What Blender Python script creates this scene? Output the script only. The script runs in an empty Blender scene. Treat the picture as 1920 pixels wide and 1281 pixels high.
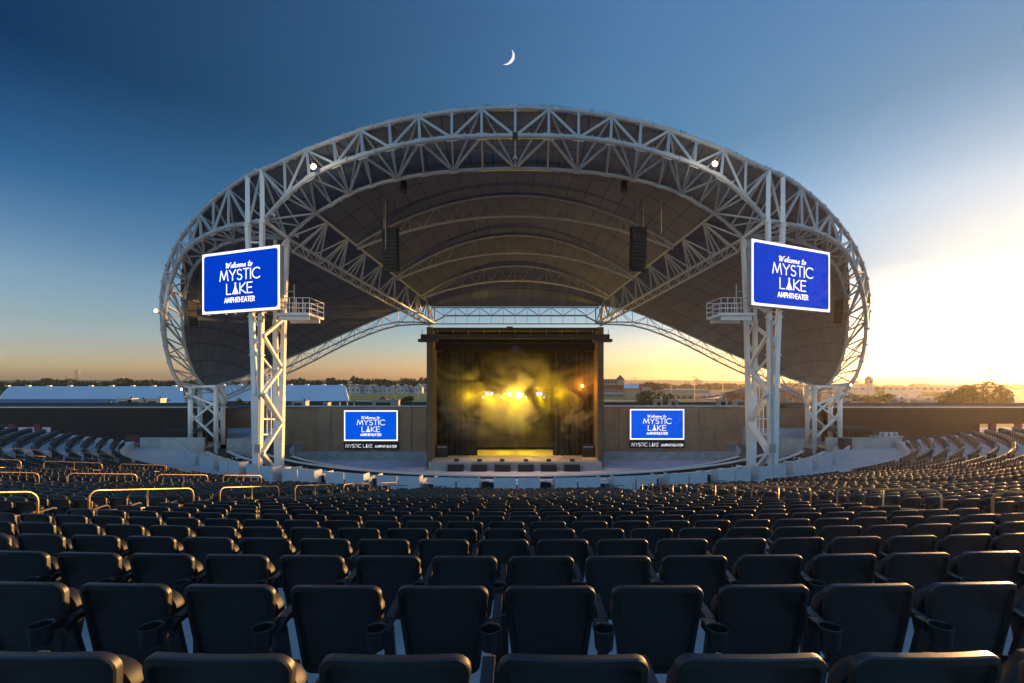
import bpy, bmesh, math, random
import numpy as np
from mathutils import Vector, Matrix
R = math.radians
PI = math.pi
sc = bpy.context.scene
# ------------------------------------------------------------------ camera
# the eye is the origin; +Y runs along the centre line of the arena towards the stage, z = 0 is eye height
F = 850.0          # focal length in pixels of the 1920 px wide photograph
CX, CY = 966.0, 715.0
cam_d = bpy.data.cameras.new("camera"); cam = bpy.data.objects.new("camera", cam_d)
sc.collection.objects.link(cam); sc.camera = cam
cam_d.sensor_width = 36; cam_d.lens = 36 * F / 1920
cam.rotation_euler = (R(90), 0, 0)
cam_d.shift_x = -(CX - 960) / 1920; cam_d.shift_y = (CY - 640.5) / 1920
cam_d.clip_start = 0.05; cam_d.clip_end = 20000
# ------------------------------------------------------------------ world and sun
SUN_AZ, SUN_EL = 52.5, 2.6
w = bpy.data.worlds.new("World"); sc.world = w; w.use_nodes = True
nt = w.node_tree; bg = nt.nodes['Background']
sky = nt.nodes.new('ShaderNodeTexSky'); sky.sky_type = 'NISHITA'; sky.sun_disc = False
sky.sun_elevation = R(SUN_EL); sky.sun_rotation = R(SUN_AZ)
sky.air_density = 1.0; sky.dust_density = 0.5; sky.ozone_density = 3.0
# graded sky: the visible vault darkens away from the sun and warms along the horizon (by direction in the world)
def wn(t): return nt.nodes.new(t)
tcw = wn('ShaderNodeTexCoord'); spw = wn('ShaderNodeSeparateXYZ'); nt.links.new(tcw.outputs['Generated'], spw.inputs[0])
dt = wn('ShaderNodeVectorMath'); dt.operation = 'DOT_PRODUCT'; nt.links.new(tcw.outputs['Generated'], dt.inputs[0])
dt.inputs[1].default_value = (math.sin(R(SUN_AZ)), math.cos(R(SUN_AZ)), 0)
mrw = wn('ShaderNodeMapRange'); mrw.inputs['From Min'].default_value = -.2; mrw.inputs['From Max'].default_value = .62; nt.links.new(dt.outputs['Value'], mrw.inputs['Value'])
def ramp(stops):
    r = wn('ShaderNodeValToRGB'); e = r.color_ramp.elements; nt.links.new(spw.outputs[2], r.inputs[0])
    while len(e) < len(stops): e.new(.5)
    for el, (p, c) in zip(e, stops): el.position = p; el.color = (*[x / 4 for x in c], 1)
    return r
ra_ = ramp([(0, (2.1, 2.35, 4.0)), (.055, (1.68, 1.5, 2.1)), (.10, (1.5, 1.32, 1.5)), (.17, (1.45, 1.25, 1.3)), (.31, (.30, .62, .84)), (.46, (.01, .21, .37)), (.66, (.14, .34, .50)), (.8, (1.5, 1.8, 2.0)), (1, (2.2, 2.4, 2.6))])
rb_ = ramp([(0, (1.9, 1.3, 1.8)), (.05, (1.6, 1.3, 1.4)), (.1, (1.35, 1.15, 1.2)), (.2, (.46, .74, .88)), (.3, (.76, 1.02, 1.05)), (.44, (.52, .86, .88)), (.63, (.85, 1.08, 1.15)), (.8, (1.8, 2.0, 2.2)), (1, (2.4, 2.6, 2.8))])  # top stops of both ramps raised: added overhead fill for seats and terrace
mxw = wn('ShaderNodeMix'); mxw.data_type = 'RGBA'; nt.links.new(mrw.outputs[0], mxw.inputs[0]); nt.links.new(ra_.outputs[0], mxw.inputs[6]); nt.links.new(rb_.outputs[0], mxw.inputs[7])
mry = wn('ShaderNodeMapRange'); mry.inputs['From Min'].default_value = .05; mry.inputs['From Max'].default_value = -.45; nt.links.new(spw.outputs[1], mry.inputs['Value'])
mxb = wn('ShaderNodeMix'); mxb.data_type = 'RGBA'; nt.links.new(mry.outputs[0], mxb.inputs[0]); nt.links.new(mxw.outputs[2], mxb.inputs[6]); mxb.inputs[7].default_value = (.66, .61, .56, 1)  # sky behind the camera brightened as unseen fill for seat backs and steel
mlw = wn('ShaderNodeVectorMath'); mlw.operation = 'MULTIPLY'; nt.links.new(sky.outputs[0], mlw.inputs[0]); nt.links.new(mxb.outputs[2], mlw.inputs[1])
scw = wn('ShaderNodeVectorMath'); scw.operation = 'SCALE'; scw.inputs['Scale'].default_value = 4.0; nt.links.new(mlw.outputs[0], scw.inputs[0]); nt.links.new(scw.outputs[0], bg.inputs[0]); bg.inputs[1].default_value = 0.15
sd = bpy.data.lights.new("sun", 'SUN'); so = bpy.data.objects.new("sun", sd); sc.collection.objects.link(so)
sd.energy = 5.0; sd.angle = R(0.6); sd.color = (1.0, 0.54, 0.18)
sv = Vector((math.sin(R(SUN_AZ)) * math.cos(R(SUN_EL)), math.cos(R(SUN_AZ)) * math.cos(R(SUN_EL)), math.sin(R(SUN_EL))))
so.rotation_euler = sv.to_track_quat('Z', 'Y').to_euler()
sc.view_settings.view_transform = 'Standard'; sc.view_settings.look = 'None'
sc.view_settings.exposure = 1.17; sc.view_settings.gamma = 1.0
sc.cycles.max_bounces = 6; sc.cycles.volume_bounces = 0
sc.cycles.volume_step_rate = 1.0
random.seed(7); np.random.seed(7)

# ------------------------------------------------------------------ helpers
def P(px, py, D):
    return Vector(((px - CX) / F * D, D, -(py - CY) / F * D))

def link_obj(name, me, parent=None):
    o = bpy.data.objects.new(name, me); sc.collection.objects.link(o)
    if parent is not None: o.parent = parent
    return o

def tag(o, label=None, cat=None, group=None, kind=None):
    if label: o['label'] = label
    if cat: o['category'] = cat
    if group: o['group'] = group
    if kind: o['kind'] = kind
    return o

def thing(name, label, cat, loc=(0, 0, 0), rz=0.0, group=None):
    o = bpy.data.objects.new(name, None); sc.collection.objects.link(o)
    o.location = loc; o.rotation_euler = (0, 0, rz); o.empty_display_size = .3
    return tag(o, label, cat, group)

def copy_tree(root, loc=None, rz=None, label=None, group=None):
    r = root.copy(); sc.collection.objects.link(r)
    if loc is not None: r.location = loc
    if rz is not None: r.rotation_euler = (0, 0, rz)
    if label: r['label'] = label
    if group: r['group'] = group
    for ch in KIDS.get(root.name, []):
        c = ch.copy(); sc.collection.objects.link(c); c.parent = r
        for g in KIDS.get(ch.name, []):
            d = g.copy(); sc.collection.objects.link(d); d.parent = c
    return r
KIDS = {}
# the stage end is set back so low sun reaches the left mast: everything built between scope_on() and scope_off() is scaled up about the eye
ST = 1.31
_seen = set()
def scope_on(): _seen.clear(); _seen.update(o.name for o in sc.objects)
def scope_off():
    for o in list(sc.objects):
        if o.name in _seen: continue
        o.location = o.location * ST
        if o.type == 'MESH' and not o.data.get('scaled'): o.data.transform(Matrix.Scale(ST, 4)); o.data['scaled'] = 1
        if o.type == 'LIGHT': o.data.energy *= ST * ST; o.data.shadow_soft_size *= ST
    bpy.context.view_layer.update()

class MB:
    def __init__(s): s.v = []; s.f = []; s.uv = None
    def add(s, vs, fs):
        n = len(s.v); s.v += [tuple(x) for x in vs]; s.f += [tuple(i + n for i in q) for q in fs]
    def box(s, lo, hi, M=None):
        x0, y0, z0 = lo; x1, y1, z1 = hi
        vs = [Vector(p) for p in ((x0,y0,z0),(x1,y0,z0),(x1,y1,z0),(x0,y1,z0),(x0,y0,z1),(x1,y0,z1),(x1,y1,z1),(x0,y1,z1))]
        if M is not None: vs = [M @ p for p in vs]
        s.add(vs, [(3,2,1,0),(4,5,6,7),(0,1,5,4),(1,2,6,5),(2,3,7,6),(3,0,4,7)])
    def tube(s, a, b, r, n=6, r2=None, cap=True):
        a = Vector(a); b = Vector(b); d = b - a
        if d.length < 1e-6: return
        r2 = r if r2 is None else r2
        q = d.to_track_quat('Z', 'Y'); vs = []
        for p, rr in ((a, r), (b, r2)):
            for i in range(n):
                t = 2 * PI * (i + .5) / n
                vs.append(p + q @ Vector((math.cos(t) * rr, math.sin(t) * rr, 0)))
        fs = [(i, (i + 1) % n, n + (i + 1) % n, n + i) for i in range(n)]
        if cap: fs += [tuple(range(n - 1, -1, -1)), tuple(range(n, 2 * n))]
        s.add(vs, fs)
    def bar(s, a, b, wx, wy, up=(0, 0, 1), w2=None):
        a = Vector(a); b = Vector(b); d = (b - a)
        if d.length < 1e-6: return
        z = d.normalized(); x = z.cross(Vector(up))
        if x.length < 1e-3: x = z.cross(Vector((0, 1, 0)))
        x.normalize(); y = x.cross(z).normalized(); w2 = w2 or (wx, wy)
        vs = []
        for p, (u, v) in ((a, (wx, wy)), (b, w2)):
            for sx, sy in ((-1,-1),(1,-1),(1,1),(-1,1)): vs.append(p + x * sx * u / 2 + y * sy * v / 2)
        s.add(vs, [(3,2,1,0),(4,5,6,7),(0,1,5,4),(1,2,6,5),(2,3,7,6),(3,0,4,7)])
    def path(s, pts, r, n=6, closed=False):
        pts = [Vector(p) for p in pts]
        m = len(pts); vs = []; prev = None
        for i, p in enumerate(pts):
            a = pts[i - 1] if i > 0 else (pts[-1] if closed else p); b = pts[i + 1] if i < m - 1 else (pts[0] if closed else p)
            d = (b - a).normalized()
            if prev is None:
                x = d.cross(Vector((0, 0, 1)))
                if x.length < 1e-3: x = d.cross(Vector((0, 1, 0)))
            else: x = prev - d * prev.dot(d)
            x.normalize(); prev = x; y = d.cross(x)
            for k in range(n):
                t = 2 * PI * (k + .5) / n; vs.append(p + x * math.cos(t) * r + y * math.sin(t) * r)
        fs = []
        for i in range(m if closed else m - 1):
            j = (i + 1) % m
            for k in range(n): fs.append((i*n+k, i*n+(k+1) % n, j*n+(k+1) % n, j*n+k))
        if not closed: fs += [tuple(range(n - 1, -1, -1)), tuple((m-1)*n + k for k in range(n))]
        s.add(vs, fs)
    def prism(s, outline, h0, h1, M=None):          # outline in xy, extruded z
        n = len(outline); vs = [Vector((x, y, h0)) for x, y in outline] + [Vector((x, y, h1)) for x, y in outline]
        if M is not None: vs = [M @ p for p in vs]
        s.add(vs, [tuple(range(n - 1, -1, -1)), tuple(range(n, 2 * n))] + [(i, (i+1) % n, n + (i+1) % n, n + i) for i in range(n)])
    def lathe(s, prof, n=16, M=None, closed=False):
        vs = []
        for r, z in prof:
            for k in range(n):
                t = 2 * PI * k / n; p = Vector((r * math.cos(t), r * math.sin(t), z)); vs.append(M @ p if M is not None else p)
        fs = []; m = len(prof)
        for i in range(m if closed else m - 1):
            j = (i + 1) % m
            for k in range(n): fs.append((i*n+k, i*n+(k+1) % n, j*n+(k+1) % n, j*n+k))
        s.add(vs, fs)
    def grid(s, rows):
        m = len(rows); n = len(rows[0]); vs = [p for r in rows for p in r]
        s.add(vs, [(i*n+j, i*n+j+1, (i+1)*n+j+1, (i+1)*n+j) for i in range(m-1) for j in range(n-1)])
    def mesh(s, name, mat, smooth=False):
        me = bpy.data.meshes.new(name); me.from_pydata(s.v, [], s.f); me.validate()
        if mat: me.materials.append(mat)
        if smooth: me.polygons.foreach_set('use_smooth', [True] * len(me.polygons))
        me.update(); return me
    def build(s, name, mat, parent=None, smooth=False):
        return link_obj(name, s.mesh(name, mat, smooth), parent)

def kid(mb, name, mat, parent, smooth=False, origin=None):
    """a child whose parent may be moved: geometry is in the parent's frame"""
    o = mb.build(name, mat, parent, smooth); KIDS.setdefault(parent.name, []).append(o); return o

def wpart(mb, name, mat, parent, smooth=False, label=None):
    """geometry given in world coordinates, parent at its own place"""
    T = parent.matrix_basis.copy(); p = parent.parent
    while p is not None: T = p.matrix_basis @ T; p = p.parent
    Ti = T.inverted(); mb.v = [tuple(Ti @ Vector(v)) for v in mb.v]
    o = mb.build(name, mat, parent, smooth)
    if label: o['label'] = label
    return o

def smooth_angle(o, a=40):
    me = o.data
    me.polygons.foreach_set('use_smooth', [True] * len(me.polygons))
    try: me.set_sharp_from_angle(angle=R(a))
    except Exception: pass
    return o

def mat(name, col, rough=.6, metal=0, var=.12, scale=3.0, bump=0.0, bscale=40, spec=.5, emit=None, estr=0, coat=0, detail=6):
    m = bpy.data.materials.new(name); m.use_nodes = True; N = m.node_tree.nodes; L = m.node_tree.links
    b = N['Principled BSDF']; b.inputs['Roughness'].default_value = rough; b.inputs['Metallic'].default_value = metal
    b.inputs['Specular IOR Level'].default_value = spec
    if emit:
        b.inputs['Emission Color'].default_value = (*emit, 1); b.inputs['Emission Strength'].default_value = estr
    tc = N.new('ShaderNodeTexCoord'); geo = N.new('ShaderNodeNewGeometry')
    if var > 0:
        nz = N.new('ShaderNodeTexNoise'); nz.inputs['Scale'].default_value = scale; nz.inputs['Detail'].default_value = detail
        L.new(geo.outputs['Position'], nz.inputs['Vector'])
        mr = N.new('ShaderNodeMapRange'); mr.inputs['From Min'].default_value = .3; mr.inputs['From Max'].default_value = .7
        mr.inputs['To Min'].default_value = 1 - var; mr.inputs['To Max'].default_value = 1 + var
        L.new(nz.outputs['Fac'], mr.inputs['Value'])
        mx = N.new('ShaderNodeVectorMath'); mx.operation = 'SCALE'; mx.inputs[0].default_value = col
        L.new(mr.outputs[0], mx.inputs['Scale']); L.new(mx.outputs[0], b.inputs['Base Color'])
        m['mul'] = mx.name
    else: b.inputs['Base Color'].default_value = (*col, 1)
    if bump > 0:
        nb = N.new('ShaderNodeTexNoise'); nb.inputs['Scale'].default_value = bscale; nb.inputs['Detail'].default_value = 4
        L.new(tc.outputs['Object'], nb.inputs['Vector'])
        bp = N.new('ShaderNodeBump'); bp.inputs['Strength'].default_value = bump; bp.inputs['Distance'].default_value = .01
        L.new(nb.outputs['Fac'], bp.inputs['Height']); L.new(bp.outputs[0], b.inputs['Normal'])
    return m

def emis(name, col, s):
    m = bpy.data.materials.new(name); m.use_nodes = True; N = m.node_tree.nodes; L = m.node_tree.links
    N.remove(N['Principled BSDF']); e = N.new('ShaderNodeEmission'); e.inputs[0].default_value = (*col, 1); e.inputs[1].default_value = s
    L.new(e.outputs[0], N['Material Output'].inputs[0]); return m

M = {}
M['seat'] = mat('seat_plastic', (.016, .015, .0135), .40, var=.15, scale=8, bump=.12, bscale=900, spec=.62)
def seat_mat(m):
    N = m.node_tree.nodes; L = m.node_tree.links; b = N['Principled BSDF']; mx = N[m['mul']]; oi = N.new('ShaderNodeObjectInfo'); r = N.new('ShaderNodeMapRange'); r.inputs['To Min'].default_value = .75; r.inputs['To Max'].default_value = 1.3
    L.new(oi.outputs['Random'], r.inputs['Value']); v = N.new('ShaderNodeVectorMath'); v.operation = 'SCALE'; L.new(mx.outputs[0], v.inputs[0]); L.new(r.outputs[0], v.inputs['Scale'])
    # dust and scuffs
    tc = N.new('ShaderNodeTexCoord'); n = N.new('ShaderNodeTexNoise'); n.inputs['Scale'].default_value = 14; n.inputs['Detail'].default_value = 9; n.inputs['Roughness'].default_value = .75; ad = N.new('ShaderNodeVectorMath'); ad.operation = 'ADD'
    cb = N.new('ShaderNodeCombineXYZ'); mu = N.new('ShaderNodeMath'); mu.operation = 'MULTIPLY'; mu.inputs[1].default_value = 50; L.new(oi.outputs['Random'], mu.inputs[0]); L.new(mu.outputs[0], cb.inputs[0]); L.new(tc.outputs['Object'], ad.inputs[0]); L.new(cb.outputs[0], ad.inputs[1]); L.new(ad.outputs[0], n.inputs['Vector'])
    q = N.new('ShaderNodeMapRange'); q.inputs['From Min'].default_value = .55; q.inputs['From Max'].default_value = .8; q.inputs['To Max'].default_value = .35; L.new(n.outputs['Fac'], q.inputs['Value'])
    mix = N.new('ShaderNodeMix'); mix.data_type = 'RGBA'; L.new(q.outputs[0], mix.inputs[0]); L.new(v.outputs[0], mix.inputs[6]); mix.inputs[7].default_value = (.065, .058, .048, 1); L.new(mix.outputs[2], b.inputs['Base Color'])
    rr = N.new('ShaderNodeMapRange'); rr.inputs['To Min'].default_value = .28; rr.inputs['To Max'].default_value = .52; L.new(n.outputs['Fac'], rr.inputs['Value']); L.new(rr.outputs[0], b.inputs['Roughness'])
seat_mat(M['seat'])
M['seat_dark'] = mat('seat_pan_plastic', (.012, .013, .015), .5, var=.1, scale=8, bump=.1, bscale=900, spec=.4)
M['arm'] = mat('arm_plastic', (.018, .016, .016), .38, var=.1, scale=20, spec=.5)
M['iron'] = mat('painted_iron', (.02, .02, .022), .45, var=.1)
M['galv_sun'] = mat('galvanised_sun_tint', (.55, .34, .14), .35, metal=.8, var=.12, scale=10)  # low sun's gold is put into the base colour of the metal
M['concrete'] = mat('terrace_concrete', (.58, .58, .58), .85, var=.14, scale=1.3, bump=.3, bscale=25)
M['plaza'] = mat('plaza_concrete', (.46, .47, .49), .8, var=.08, scale=.5, bump=.1, bscale=10)
M['pit'] = mat('pit_floor', (.50, .45, .49), .7, var=.1, scale=.8)
M['rawconc'] = mat('raw_concrete', (.42, .41, .39), .9, var=.2, scale=.9, bump=.3, bscale=15)
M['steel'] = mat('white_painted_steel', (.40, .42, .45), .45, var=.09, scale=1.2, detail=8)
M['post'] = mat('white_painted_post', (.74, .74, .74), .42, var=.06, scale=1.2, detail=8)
M['panel'] = mat('white_panel', (.50, .52, .54), .5, var=.05)
M['white_top'] = mat('white_counter', (.7, .7, .68), .5, var=.1)
M['black'] = mat('black_cloth', (.012, .010, .009), .9, var=.2, scale=2)
M['cab'] = mat('speaker_cabinet', (.018, .018, .02), .6, var=.1)
M['stagefloor'] = mat('stage_floor', (.34, .32, .30), .55, var=.1)
M['darkroof'] = mat('dark_roof', (.06, .055, .055), .8, var=.2, scale=.5)
M['trim'] = mat('light_metal_trim', (.5, .48, .46), .4, var=.1, metal=.3)
M['redwall'] = mat('red_barn_wall', (.22, .05, .04), .8, var=.15)
M['whiteroof'] = mat('white_metal_roof', (.62, .66, .72), .5, var=.05, scale=.1)
M['shingle'] = mat('shingle_roof', (.13, .08, .08), .85, var=.2, scale=2)
M['hvac'] = mat('hvac_metal', (.35, .33, .31), .5, var=.15, metal=.2)
M['siding'] = mat('house_siding', (.42, .42, .41), .7, var=.08)
M['greyroof'] = mat('grey_roof', (.16, .15, .16), .8, var=.15)
M['tan'] = mat('tan_wall', (.33, .27, .20), .8, var=.1)
M['glass'] = mat('dark_glass', (.03, .035, .04), .1, var=0, spec=.8)
M['foliage'] = mat('foliage', (.045, .065, .018), .7, var=.45, scale=.25, spec=.2)
M['foliage_far'] = mat('far_foliage', (.05, .065, .022), .8, var=.4, scale=.06, spec=.1)
M['autumn'] = mat('autumn_foliage', (.20, .07, .02), .7, var=.4, scale=.3, spec=.2)
M['bark'] = mat('bark', (.09, .07, .05), .9, var=.2)
M['asphalt'] = mat('asphalt', (.08, .08, .085), .85, var=.15, scale=.1)
M['blackmetal'] = mat('black_metal', (.03, .028, .028), .5, var=.1)
M['screen_blue'] = emis('led_blue', (.000, .046, .58), .48)
M['wall_blue'] = emis('wall_led_blue', (.0, .090, .76), .50)
M['screen_white'] = emis('led_white', (1, .97, .98), .62)
M['sign_white'] = mat('sign_lettering', (.7, .7, .7), .5, var=0, emit=(.8, .8, .85), estr=.25)
M['flood'] = emis('floodlight_glow', (1, .72, .34), 9)
M['flood_cool'] = emis('floodlight_glow_cool', (1, .88, .65), 5)
M['violet'] = emis('violet_lens', (.34, .18, 1), 1.5)
M['hot'] = emis('hot_lens', (1, .85, .35), 14)
M['yellow_led'] = emis('yellow_strip', (1, .75, .02), .12)
M['violet_led'] = emis('violet_strip', (.25, .08, .9), .10)
M['car_white'] = mat('car_paint_white', (.6, .6, .6), .3, var=0, spec=.6)
M['car_dark'] = mat('car_paint_dark', (.04, .05, .07), .3, var=0, spec=.6)
M['car_red'] = mat('car_paint_red', (.3, .03, .03), .3, var=0, spec=.6)
M['bar_red'] = mat('bar_letters', (.25, .03, .02), .6, var=0)

def led_field(name, col, s_):
    m = emis(name, col, s_); N = m.node_tree.nodes; L = m.node_tree.links; e = [n for n in N if n.type == 'EMISSION'][0]
    tc = N.new('ShaderNodeTexCoord'); sp = N.new('ShaderNodeSeparateXYZ'); cb = N.new('ShaderNodeCombineXYZ'); L.new(tc.outputs['Object'], sp.inputs[0]); L.new(sp.outputs[0], cb.inputs[0]); L.new(sp.outputs[2], cb.inputs[1])
    br = N.new('ShaderNodeTexBrick'); br.offset = 0; br.inputs['Scale'].default_value = 1; br.inputs['Brick Width'].default_value = .5; br.inputs['Row Height'].default_value = .5; br.inputs['Mortar Size'].default_value = .006
    br.inputs['Color1'].default_value = (*col, 1); br.inputs['Color2'].default_value = (col[0], col[1] * .9, col[2] * .92, 1); br.inputs['Mortar'].default_value = (col[0], col[1] * .6, col[2] * .75, 1)
    L.new(cb.outputs[0], br.inputs['Vector']); L.new(br.outputs['Color'], e.inputs[0]); return m
M['screen_blue'] = led_field('led_blue_field', (.000, .046, .58), .48); M['wall_blue'] = led_field('wall_led_blue_field', (.0, .090, .76), .50)
def lines_material(name, col, kind, size, depth, dark=.75, rough=.8, var=.12, trans=0):
    """brick / corrugated / membrane seams driven by world position or UV"""
    m = mat(name, col, rough, var=var, scale=.6); N = m.node_tree.nodes; L = m.node_tree.links
    b = N['Principled BSDF']; mx = N[m['mul']]
    if kind == 'brick':
        geo = N.new('ShaderNodeNewGeometry'); sp = N.new('ShaderNodeSeparateXYZ'); cb = N.new('ShaderNodeCombineXYZ')
        L.new(geo.outputs['Position'], sp.inputs[0]); L.new(sp.outputs[0], cb.inputs[0]); L.new(sp.outputs[2], cb.inputs[1])
        br = N.new('ShaderNodeTexBrick'); L.new(cb.outputs[0], br.inputs['Vector'])
        br.inputs['Scale'].default_value = 1; br.inputs['Brick Width'].default_value = size * 2; br.inputs['Row Height'].default_value = size
        br.inputs['Mortar Size'].default_value = size * .06
        br.inputs['Color1'].default_value = (1, 1, 1, 1); br.inputs['Color2'].default_value = (.86, .84, .82, 1); br.inputs['Mortar'].default_value = (dark,) * 3 + (1,)
        fac = br.outputs['Color']
        h = br.outputs['Fac']
    elif kind == 'corr':
        geo = N.new('ShaderNodeNewGeometry'); wv = N.new('ShaderNodeTexWave'); wv.wave_type = 'BANDS'; wv.bands_direction = 'Z'
        wv.inputs['Scale'].default_value = size; wv.inputs['Distortion'].default_value = 0; L.new(geo.outputs['Position'], wv.inputs['Vector'])
        cr = N.new('ShaderNodeMapRange'); cr.inputs['To Min'].default_value = dark; cr.inputs['To Max'].default_value = 1
        L.new(wv.outputs['Fac'], cr.inputs['Value']); fac = cr.outputs[0]; h = wv.outputs['Fac']
    else:
        tc = N.new('ShaderNodeUVMap'); tc.uv_map = 'UVMap'; br = N.new('ShaderNodeTexBrick'); br.offset = 0
        L.new(tc.outputs[0], br.inputs['Vector']); br.inputs['Scale'].default_value = 1
        br.inputs['Brick Width'].default_value = size; br.inputs['Row Height'].default_value = size
        br.inputs['Mortar Size'].default_value = .03; br.inputs['Mortar Smooth'].default_value = .6
        br.inputs['Color1'].default_value = (1, 1, 1, 1); br.inputs['Color2'].default_value = (.88, .88, .88, 1); br.inputs['Mortar'].default_value = (dark,) * 3 + (1,)
        fac = br.outputs['Color']; h = br.outputs['Fac']
    mm = N.new('ShaderNodeVectorMath'); mm.operation = 'MULTIPLY'
    L.new(mx.outputs[0], mm.inputs[0]); L.new(fac, mm.inputs[1]); L.new(mm.outputs[0], b.inputs['Base Color'])
    bp = N.new('ShaderNodeBump'); bp.inputs['Strength'].default_value = .5; bp.inputs['Distance'].default_value = depth
    bp.invert = kind != 'corr'
    L.new(h, bp.inputs['Height']); L.new(bp.outputs[0], b.inputs['Normal'])
    if trans > 0:
        tr = N.new('ShaderNodeBsdfTranslucent'); L.new(mm.outputs[0], tr.inputs[0]); ms = N.new('ShaderNodeMixShader'); ms.inputs[0].default_value = trans
        L.new(b.outputs[0], ms.inputs[1]); L.new(tr.outputs[0], ms.inputs[2]); L.new(ms.outputs[0], N['Material Output'].inputs[0])
    return m
M['brick'] = lines_material('tan_block_wall', (.50, .29, .165), 'brick', .2, .01, dark=.7)
M['colbrick'] = lines_material('portal_block', (.19, .135, .09), 'brick', .2, .01, dark=.75)
M['siding_dark'] = lines_material('dark_corrugated_siding', (.062, .031, .020), 'corr', 3.0, .04, dark=.55, rough=.85)
M['seam'] = lines_material('standing_seam_roof', (.16, .18, .22), 'corr', 2.0, .02, dark=.8, rough=.5)
M['membrane'] = lines_material('roof_membrane', (.088, .104, .138), 'uv', 1.0, .05, dark=.32, rough=.75, var=.10, trans=.10)

# ------------------------------------------------------------------ bowl geometry
BC = 70.0                                   # distance of the bowl's centre along +Y
def bowl(r, th, z=0.0): return Vector((r * math.sin(th), BC - r * math.cos(th), z))
NR = 27
def row_r(n): return BC - (.43 + .885 * n)
def row_top(n): return -(.80 + .196 * (n - 1) - .0003 * (n - 1) * abs(n - 1))
SEAT_H = .828
def row_z(n): return row_top(n) - SEAT_H
PLAZA = -7.0
TH_END = R(57.5)
# terrace of concrete steps
mb = MB(); prof = []
for n in range(-3, NR):
    z = row_z(n); r = row_r(n)
    prof += [(r + .12, z), (r - .765, z)]
prof.append((row_r(NR - 1) - .765, PLAZA + .004))
ths = [R(a) for a in np.linspace(-61, 61, 123)]
for (r, z) in prof: pass
mb.grid([[bowl(r, t, z) for t in ths] for r, z in prof])
tag(mb.build('seating_terrace', M['concrete']), kind='structure')
# side walls at the ends of the terrace
mb = MB()
for s in (-1, 1):
    for (r, z), (r2, z2) in zip(prof[:-1], prof[1:]):
        if abs(r - r2) < 1e-6: continue
        a = bowl(r, s * R(61)); b = bowl(r2, s * R(61))
        mb.add([(a.x, a.y, z), (b.x, b.y, z2), (b.x, b.y, -12), (a.x, a.y, -12)], [(0, 1, 2, 3)])
tag(mb.build('terrace_end', M['rawconc']), kind='structure')
# plaza and the terraces of the box-seat pit
M['boxfloor'] = mat('box_seat_floor', (.11, .09, .08), .85, var=.2, scale=1.0)
mb = MB(); pr = [(46.0, PLAZA), (41.6, PLAZA)]; mb.grid([[bowl(r, t, z) for t in [R(a) for a in np.linspace(-75, 75, 121)]] for r, z in pr]); tag(mb.build('plaza_floor', M['plaza']), kind='structure')
mb = MB(); pr = [(41.6, -7.35), (38.9, -7.35), (38.9, -7.75), (36.2, -7.75), (36.2, -8.15), (33.6, -8.15), (33.6, -8.6), (31.2, -8.6)]
mb.grid([[bowl(r, t, z) for t in [R(a) for a in np.linspace(-75, 75, 121)]] for r, z in pr])
tag(mb.build('box_terrace', M['boxfloor']), kind='structure')
mb = MB(); mb.grid([[bowl(r, t, z) for t in [R(a) for a in np.linspace(-75, 75, 121)]] for r, z in ((31.2, -8.61), (31.2, -11.45), (11.9, -11.60))]); tag(mb.build('pit_walkway', M['plaza']), kind='structure')
mb = MB(); mb.box((-60, 57.5, -12.2), (60, 75, -11.652)); tag(mb.build('pit_floor', M['pit']), kind='structure')
mb = MB()
for s in (-1, 1):
    x0, x1 = (-98, -34) if s < 0 else (34, 98)
    mb.box((x0, 37.5, PLAZA - 5), (x1, 69, PLAZA + .006))
tag(mb.build('side_plaza', M['plaza']), kind='structure')

# ------------------------------------------------------------------ chairs
def outline(inset=0.0, wt=.226, wb=.184, zt=.82, zb=.36, rad=.055, crown=.008, n=5):
    pts = []
    wt -= inset; wb -= inset; zt -= inset; zb += inset; rad = max(rad - inset, .02)
    def corner(cx, cz, a0, a1, r):
        for k in range(n + 1):
            a = R(a0 + (a1 - a0) * k / n); pts.append((cx + r * math.cos(a), cz + r * math.sin(a)))
    corner(wb - rad * .9, zb + rad * .9, -90, 0, rad * .9)
    corner(wt - rad, zt - rad, 0, 90, rad)
    for x in (.6, .2, -.2, -.6): pts.append((x * (wt - rad), zt + crown * (1 - x * x)))
    corner(-wt + rad, zt - rad, 90, 180, rad)
    corner(-wb + rad * .9, zb + rad * .9, 180, 270, rad * .9)
    return pts
def curve_back(x, y, z): return (x, y + .035 * (x / .23) ** 2 - (z - .82) * .14 - .0, z)
def seat_back(n=5):
    mb = MB(); loops = []
    for ins, y in ((.008, .016), (0, .011), (0, -.012), (.004, -.018), (.027, -.020), (.031, -.004), (.040, -.002)):
        loops.append([curve_back(x, y, z) for x, z in outline(ins, n=n)])
    base = outline(.040, n=n)
    for k in (.66, .33): loops.append([curve_back(x * k, -.002, .59 + (z - .59) * k) for x, z in base])
    m = len(base); vs = [p for l in loops for p in l]; fs = []
    for i in range(len(loops) - 1):
        for j in range(m): fs.append((i*m+j, (i+1)*m+j, (i+1)*m+(j+1) % m, i*m+(j+1) % m))
    c = len(vs); vs.append(curve_back(0, -.002, .59)); i = len(loops) - 1
    for j in range(m): fs.append((i*m+j, c, i*m+(j+1) % m))
    c2 = len(vs); vs.append(curve_back(0, .016, .59))
    for j in range(m): fs.append((j, (j+1) % m, c2))
    mb.add(vs, fs); return mb
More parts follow.
